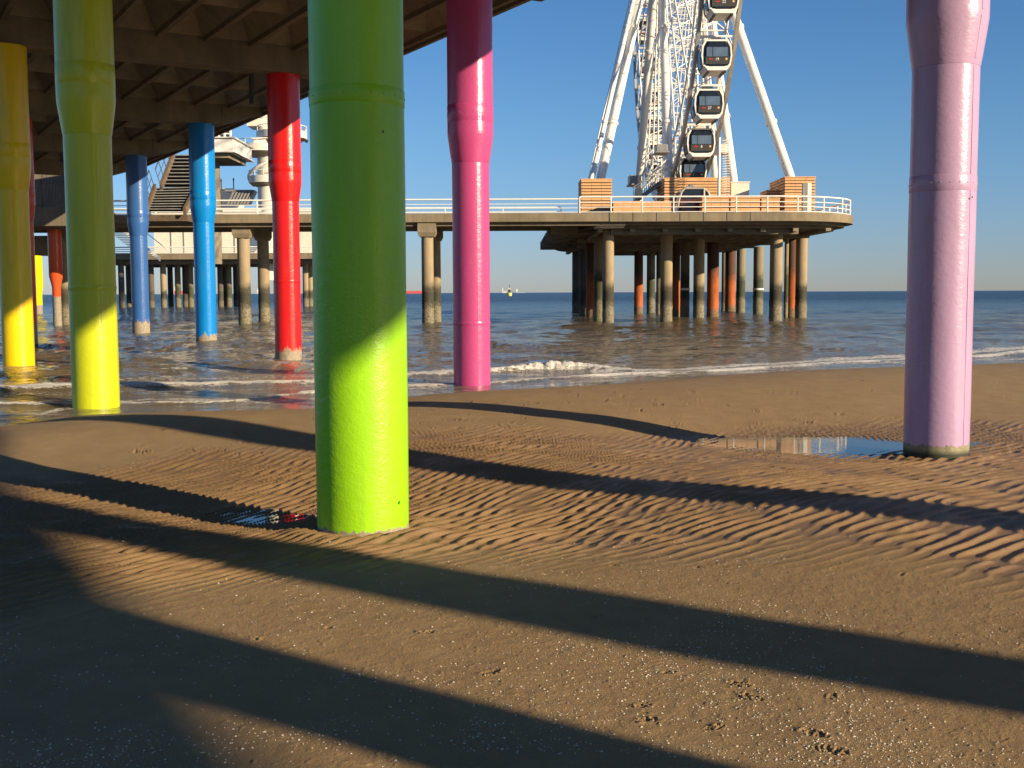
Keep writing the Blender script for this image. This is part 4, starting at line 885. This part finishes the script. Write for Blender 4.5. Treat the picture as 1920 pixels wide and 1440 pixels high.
b = MB(); xq0, xq1 = at_y(398, 360, YF + 8).x, at_y(466, 360, YF + 8).x
b.box(xq0, xq1 - 2.6, YF + 8, YF + 16, zf_(389) + .01, zf_(348)); b.build('upper_storey', M['offwhite'], pv)
b = MB(); b.box(xq0 - .3, xq1 - 2.2, YF + 7.6, YF + 16.3, zf_(348) + .01, zf_(344)); b.build('upper_roof', M['white'], pv)
b = MB()
for i in range(7): x_ = at_y(428 + i * 6, 370, YF + 6).x; b.hexa([Vector((x_, YF+5, zf_(378))), Vector((x_+.3, YF+5, zf_(378))), Vector((x_+.3, YF+7, zf_(378))), Vector((x_, YF+7, zf_(378))), Vector((x_+1.0, YF+5, zf_(352))), Vector((x_+1.3, YF+5, zf_(352))), Vector((x_+1.3, YF+7, zf_(352))), Vector((x_+1.0, YF+7, zf_(352)))])
b.box(at_y(425, 370, YF+6).x, at_y(478, 370, YF+6).x, YF + 5, YF + 7, zf_(353), zf_(350)); b.build('slanted_sunshade', M['grey'], pv)
def mast(px, py0, py1, Y, lab):
    p = at_y(px, py1, Y); q = at_y(px, py0, Y); o = empty('slim_mast', p, lab, 'mast'); b = MB(); b.tube((0, 0, -1), (0, 0, q.z - p.z), .09, 6); b.build('pole', M['dark'], o); b = MB(); b.tube((0, 0, q.z - p.z), (0, 0, q.z - p.z + .4), .16, 8, .03); b.build('finial', M['dark'], o)
mast(416, 340, 392, YF - 5, 'thin dark mast standing in front of the white pavilion')
mast(438, 338, 346, YF + 9, 'short pale aerial on the pavilion roof')
# white stair down from the walkway on the outer pier
st2 = empty('white_staircase', (0, 0, 0), 'narrow white stair descending to the outer deck behind the slate blue column', 'staircase'); YQ = YF - 3
A0, A1 = at_y(226, 428, YQ), at_y(300, 486, YQ)
b = MB()
for i in range(18):
    p = A0.lerp(A1, i / 18); b.box(p.x - 2.2, p.x, YQ, YQ + 1.2, p.z - .08, p.z)
b.build('treads', M['grey'], st2)
b = MB(); up_ = Vector((0, 0, .3)); b.hexa([A0 - up_, A1 - up_, A1 - up_ + Vector((0, .15, 0)), A0 - up_ + Vector((0, .15, 0)), A0 + up_, A1 + up_, A1 + up_ + Vector((0, .15, 0)), A0 + up_ + Vector((0, .15, 0))]); b.build('stringer', M['white'], st2)
b = MB(); b.tube(A0 + Vector((1.3, 0, 1.2)), A1 + Vector((1.3, 0, 1.2)), .07, 6); b.build('hand_rail', M['rail'], st2)
# white balcony building behind the azure column
YB2 = 110.0
bl = empty('balcony_building', (0, 0, 0), 'white box balcony jutting out high behind the azure column', 'building')
def zz2(py): return at_y(400, py, YB2).z
x0, x1 = at_y(356, 270, YB2).x, at_y(436, 270, YB2).x
b = MB(); b.box(x0, x1, YB2, YB2 + 8, zz2(284), zz2(259)); b.build('parapet', M['white'], bl)
b = MB(); b.box(x0, x1 + .25, YB2 - .25, YB2 + 8.2, zz2(259) + .01, zz2(257)); b.box(x0, x1 + .25, YB2 - .25, YB2 + 8.2, zz2(286), zz2(284) - .01); b.build('ledge', M['white'], bl)
b = MB(); b.box(x0, x1 - .5, YB2 + .4, YB2 + 7.5, zz2(295), zz2(286) - .01); b.build('soffit_beam', M['concrete'], bl)
b = MB(); xs = at_y(376, 300, YB2).x; b.tube((xs, YB2 + 4, 5), (xs, YB2 + 4, zz2(290)), .8, 20); b.build('support_pier', M['concrete'], bl)
b = MB()
for px in range(398, 436, 11): x_ = at_y(px, 250, YB2).x; b.box(x_ - .09, x_ + .09, YB2 + .2, YB2 + .38, zz2(257), zz2(236))
for py in (236, 243, 250): b.box(x0, at_y(433, 250, YB2).x, YB2 + .22, YB2 + .36, zz2(py) - .06, zz2(py) + .06)
b.build('window_frame', M['white'], bl)
b = MB(); b.box(x0, at_y(431, 250, YB2).x, YB2 + .45, YB2 + .5, zz2(257), zz2(236)); b.build('glazing', M['glass2'], bl)
# bungee tower with round decks
TX, TY = at_y(503, 300, 170).x, 170.0
def zt_(py): return at_y(503, py, TY).z
ppm = TY / F_PX
tw = empty('lookout_tower', (TX, TY, 0), 'pale round lookout tower with disc platforms behind the red column', 'tower'); tw.matrix_world = Matrix.Translation((TX, TY, 0))
b = MB(); b.lathe([(21 * ppm, 4), (20 * ppm, zt_(300)), (19 * ppm, zt_(180)), (18 * ppm, zt_(60))], 36); b.build('shaft', M['offwhite'], tw)
def disc(py_top, py_bot, rpx, dx, nm='disc_platform'):
    b = MB(); r = rpx * ppm; z1, z0 = zt_(py_top), zt_(py_bot); hz = (z1 - z0)
    b.lathe([(r * .55, z0 - hz * .55), (r * .8, z0 - hz * .35), (r * .97, z0 - .02)], 40, cx=dx * ppm); b.build('disc_underside', M['soffit'], tw)
    b = MB(); b.lathe([(r, z0), (r, z1)], 40, cx=dx * ppm, cap=True); o = b.build(nm, M['offwhite'], tw)
    b = MB(); b.path([Vector((dx * ppm + r * math.cos(R(a)), r * math.sin(R(a)), z1 + .75)) for a in range(0, 361, 15)], .07, 5)
    for a in range(0, 360, 30): p = Vector((dx * ppm + r * math.cos(R(a)), r * math.sin(R(a)), z1)); b.tube(p, p + Vector((0, 0, .75)), .05, 5)
    b.build('rail', M['rail'], o)
disc(274, 287, 46, -10); disc(248, 261, 46, 26); disc(331, 344, 34, -2)
b = MB(); b.box(-32 * ppm, -6 * ppm, -2.2, 2, zt_(240), zt_(226)); b.build('upper_cabin', M['offwhite'], tw)
b = MB(); b.box(-20 * ppm, 4 * ppm, -3.2, -1.4, zt_(286), zt_(264)); b.build('balcony_box', M['white'], tw)
b = MB(); b.path([Vector((math.cos(R(150 + a)) * 36 * ppm, math.sin(R(150 + a)) * 36 * ppm, zt_(346) + a / 90 * 2.1)) for a in range(0, 130, 8)], .25, 6); b.build('spiral_stair', M['white'], tw)
b = MB(); b.tube((66 * ppm, -1, zt_(262)), (76 * ppm, -1, zt_(268)), .22, 8); b.build('floodlight', M['dark'], tw)

# ------------------------------------------------------------------ ships and buoy
def ship(px, py, D, L, H, col, lab):
    p = at_y(px, py, D); o = empty('cargo_ship', (p.x, D, 0), lab, 'ship'); b = MB()
    b.hexa([Vector((-L*.47, -8, -2)), Vector((L*.46, -8, -2)), Vector((L*.46, 8, -2)), Vector((-L*.47, 8, -2)), Vector((-L/2, -9, H)), Vector((L/2, -9, H*1.1)), Vector((L/2, 9, H*1.1)), Vector((-L/2, 9, H))]); b.build('hull', plain('hull_' + str(px), col, .5, .05), o)
    b = MB(); b.box(-L*.45, -L*.30, -8, 8, H, H * 2.3); b.box(-L*.42, -L*.36, -4, 4, H * 2.3, H * 3.0); b.build('bridge_house', M['white'], o)
    b = MB()
    for k in (-.1, .1, .3): b.tube((L*k, 0, H), (L*k, 0, H * 2.0), 1.0, 6)
    b.build('mast', M['grey'], o); return o
ship(765, 551, 4200, 115, 9, (.62, .10, .10), 'long red cargo ship on the horizon right of the green column')
ship(341, 552, 4600, 60, 14, (.62, .10, .12), 'red hull on the horizon between the distant piles')
ship(946, 549, 6500, 26, 11, (.55, .56, .6), 'tiny grey vessel on the horizon left of the buoy')
ship(976, 549, 6500, 55, 8, (.30, .36, .45), 'tiny pale blue ship on the horizon right of the buoy')
ship(487, 551, 6500, 30, 10, (.55, .55, .6), 'tiny pale ship on the horizon left of the red column')
bp = at_z(955.5, 555, 0); k = bp.y / F_PX
bu = empty('navigation_buoy', (bp.x, bp.y, 0), 'yellow and black navigation buoy floating on the open sea', 'buoy')
b = MB(); b.lathe([(3.0*k, -1), (4.2*k, 1.5*k), (4.6*k, 3*k), (4.2*k, 5.5*k), (3.4*k, 6*k)], 24); b.build('float', plain('buoy_yellow', (.80, .62, .16), .5, .05), bu)
b = MB()
for a in range(0, 360, 90): b.tube((3*k*math.cos(R(a)), 3*k*math.sin(R(a)), 6*k), (1.2*k*math.cos(R(a)), 1.2*k*math.sin(R(a)), 13*k), .45*k, 6)
b.tube((0, 0, 6*k), (0, 0, 12*k), 1.6*k, 10); b.build('tower_frame', M['dark'], bu)
b = MB(); b.box(-1.6*k, 1.6*k, -1.6*k, 1.6*k, 12*k, 14.5*k); b.build('lantern_cage', plain('buoy_cream', (.75, .62, .35), .5, .05), bu)
b = MB(); b.tube((0, 0, 14.5*k), (0, 0, 20*k), .4*k, 6); b.tube((0, 0, 19*k), (0, 0, 21*k), 1.0*k, 8, .1*k); b.build('top_mark', M['dark'], bu)
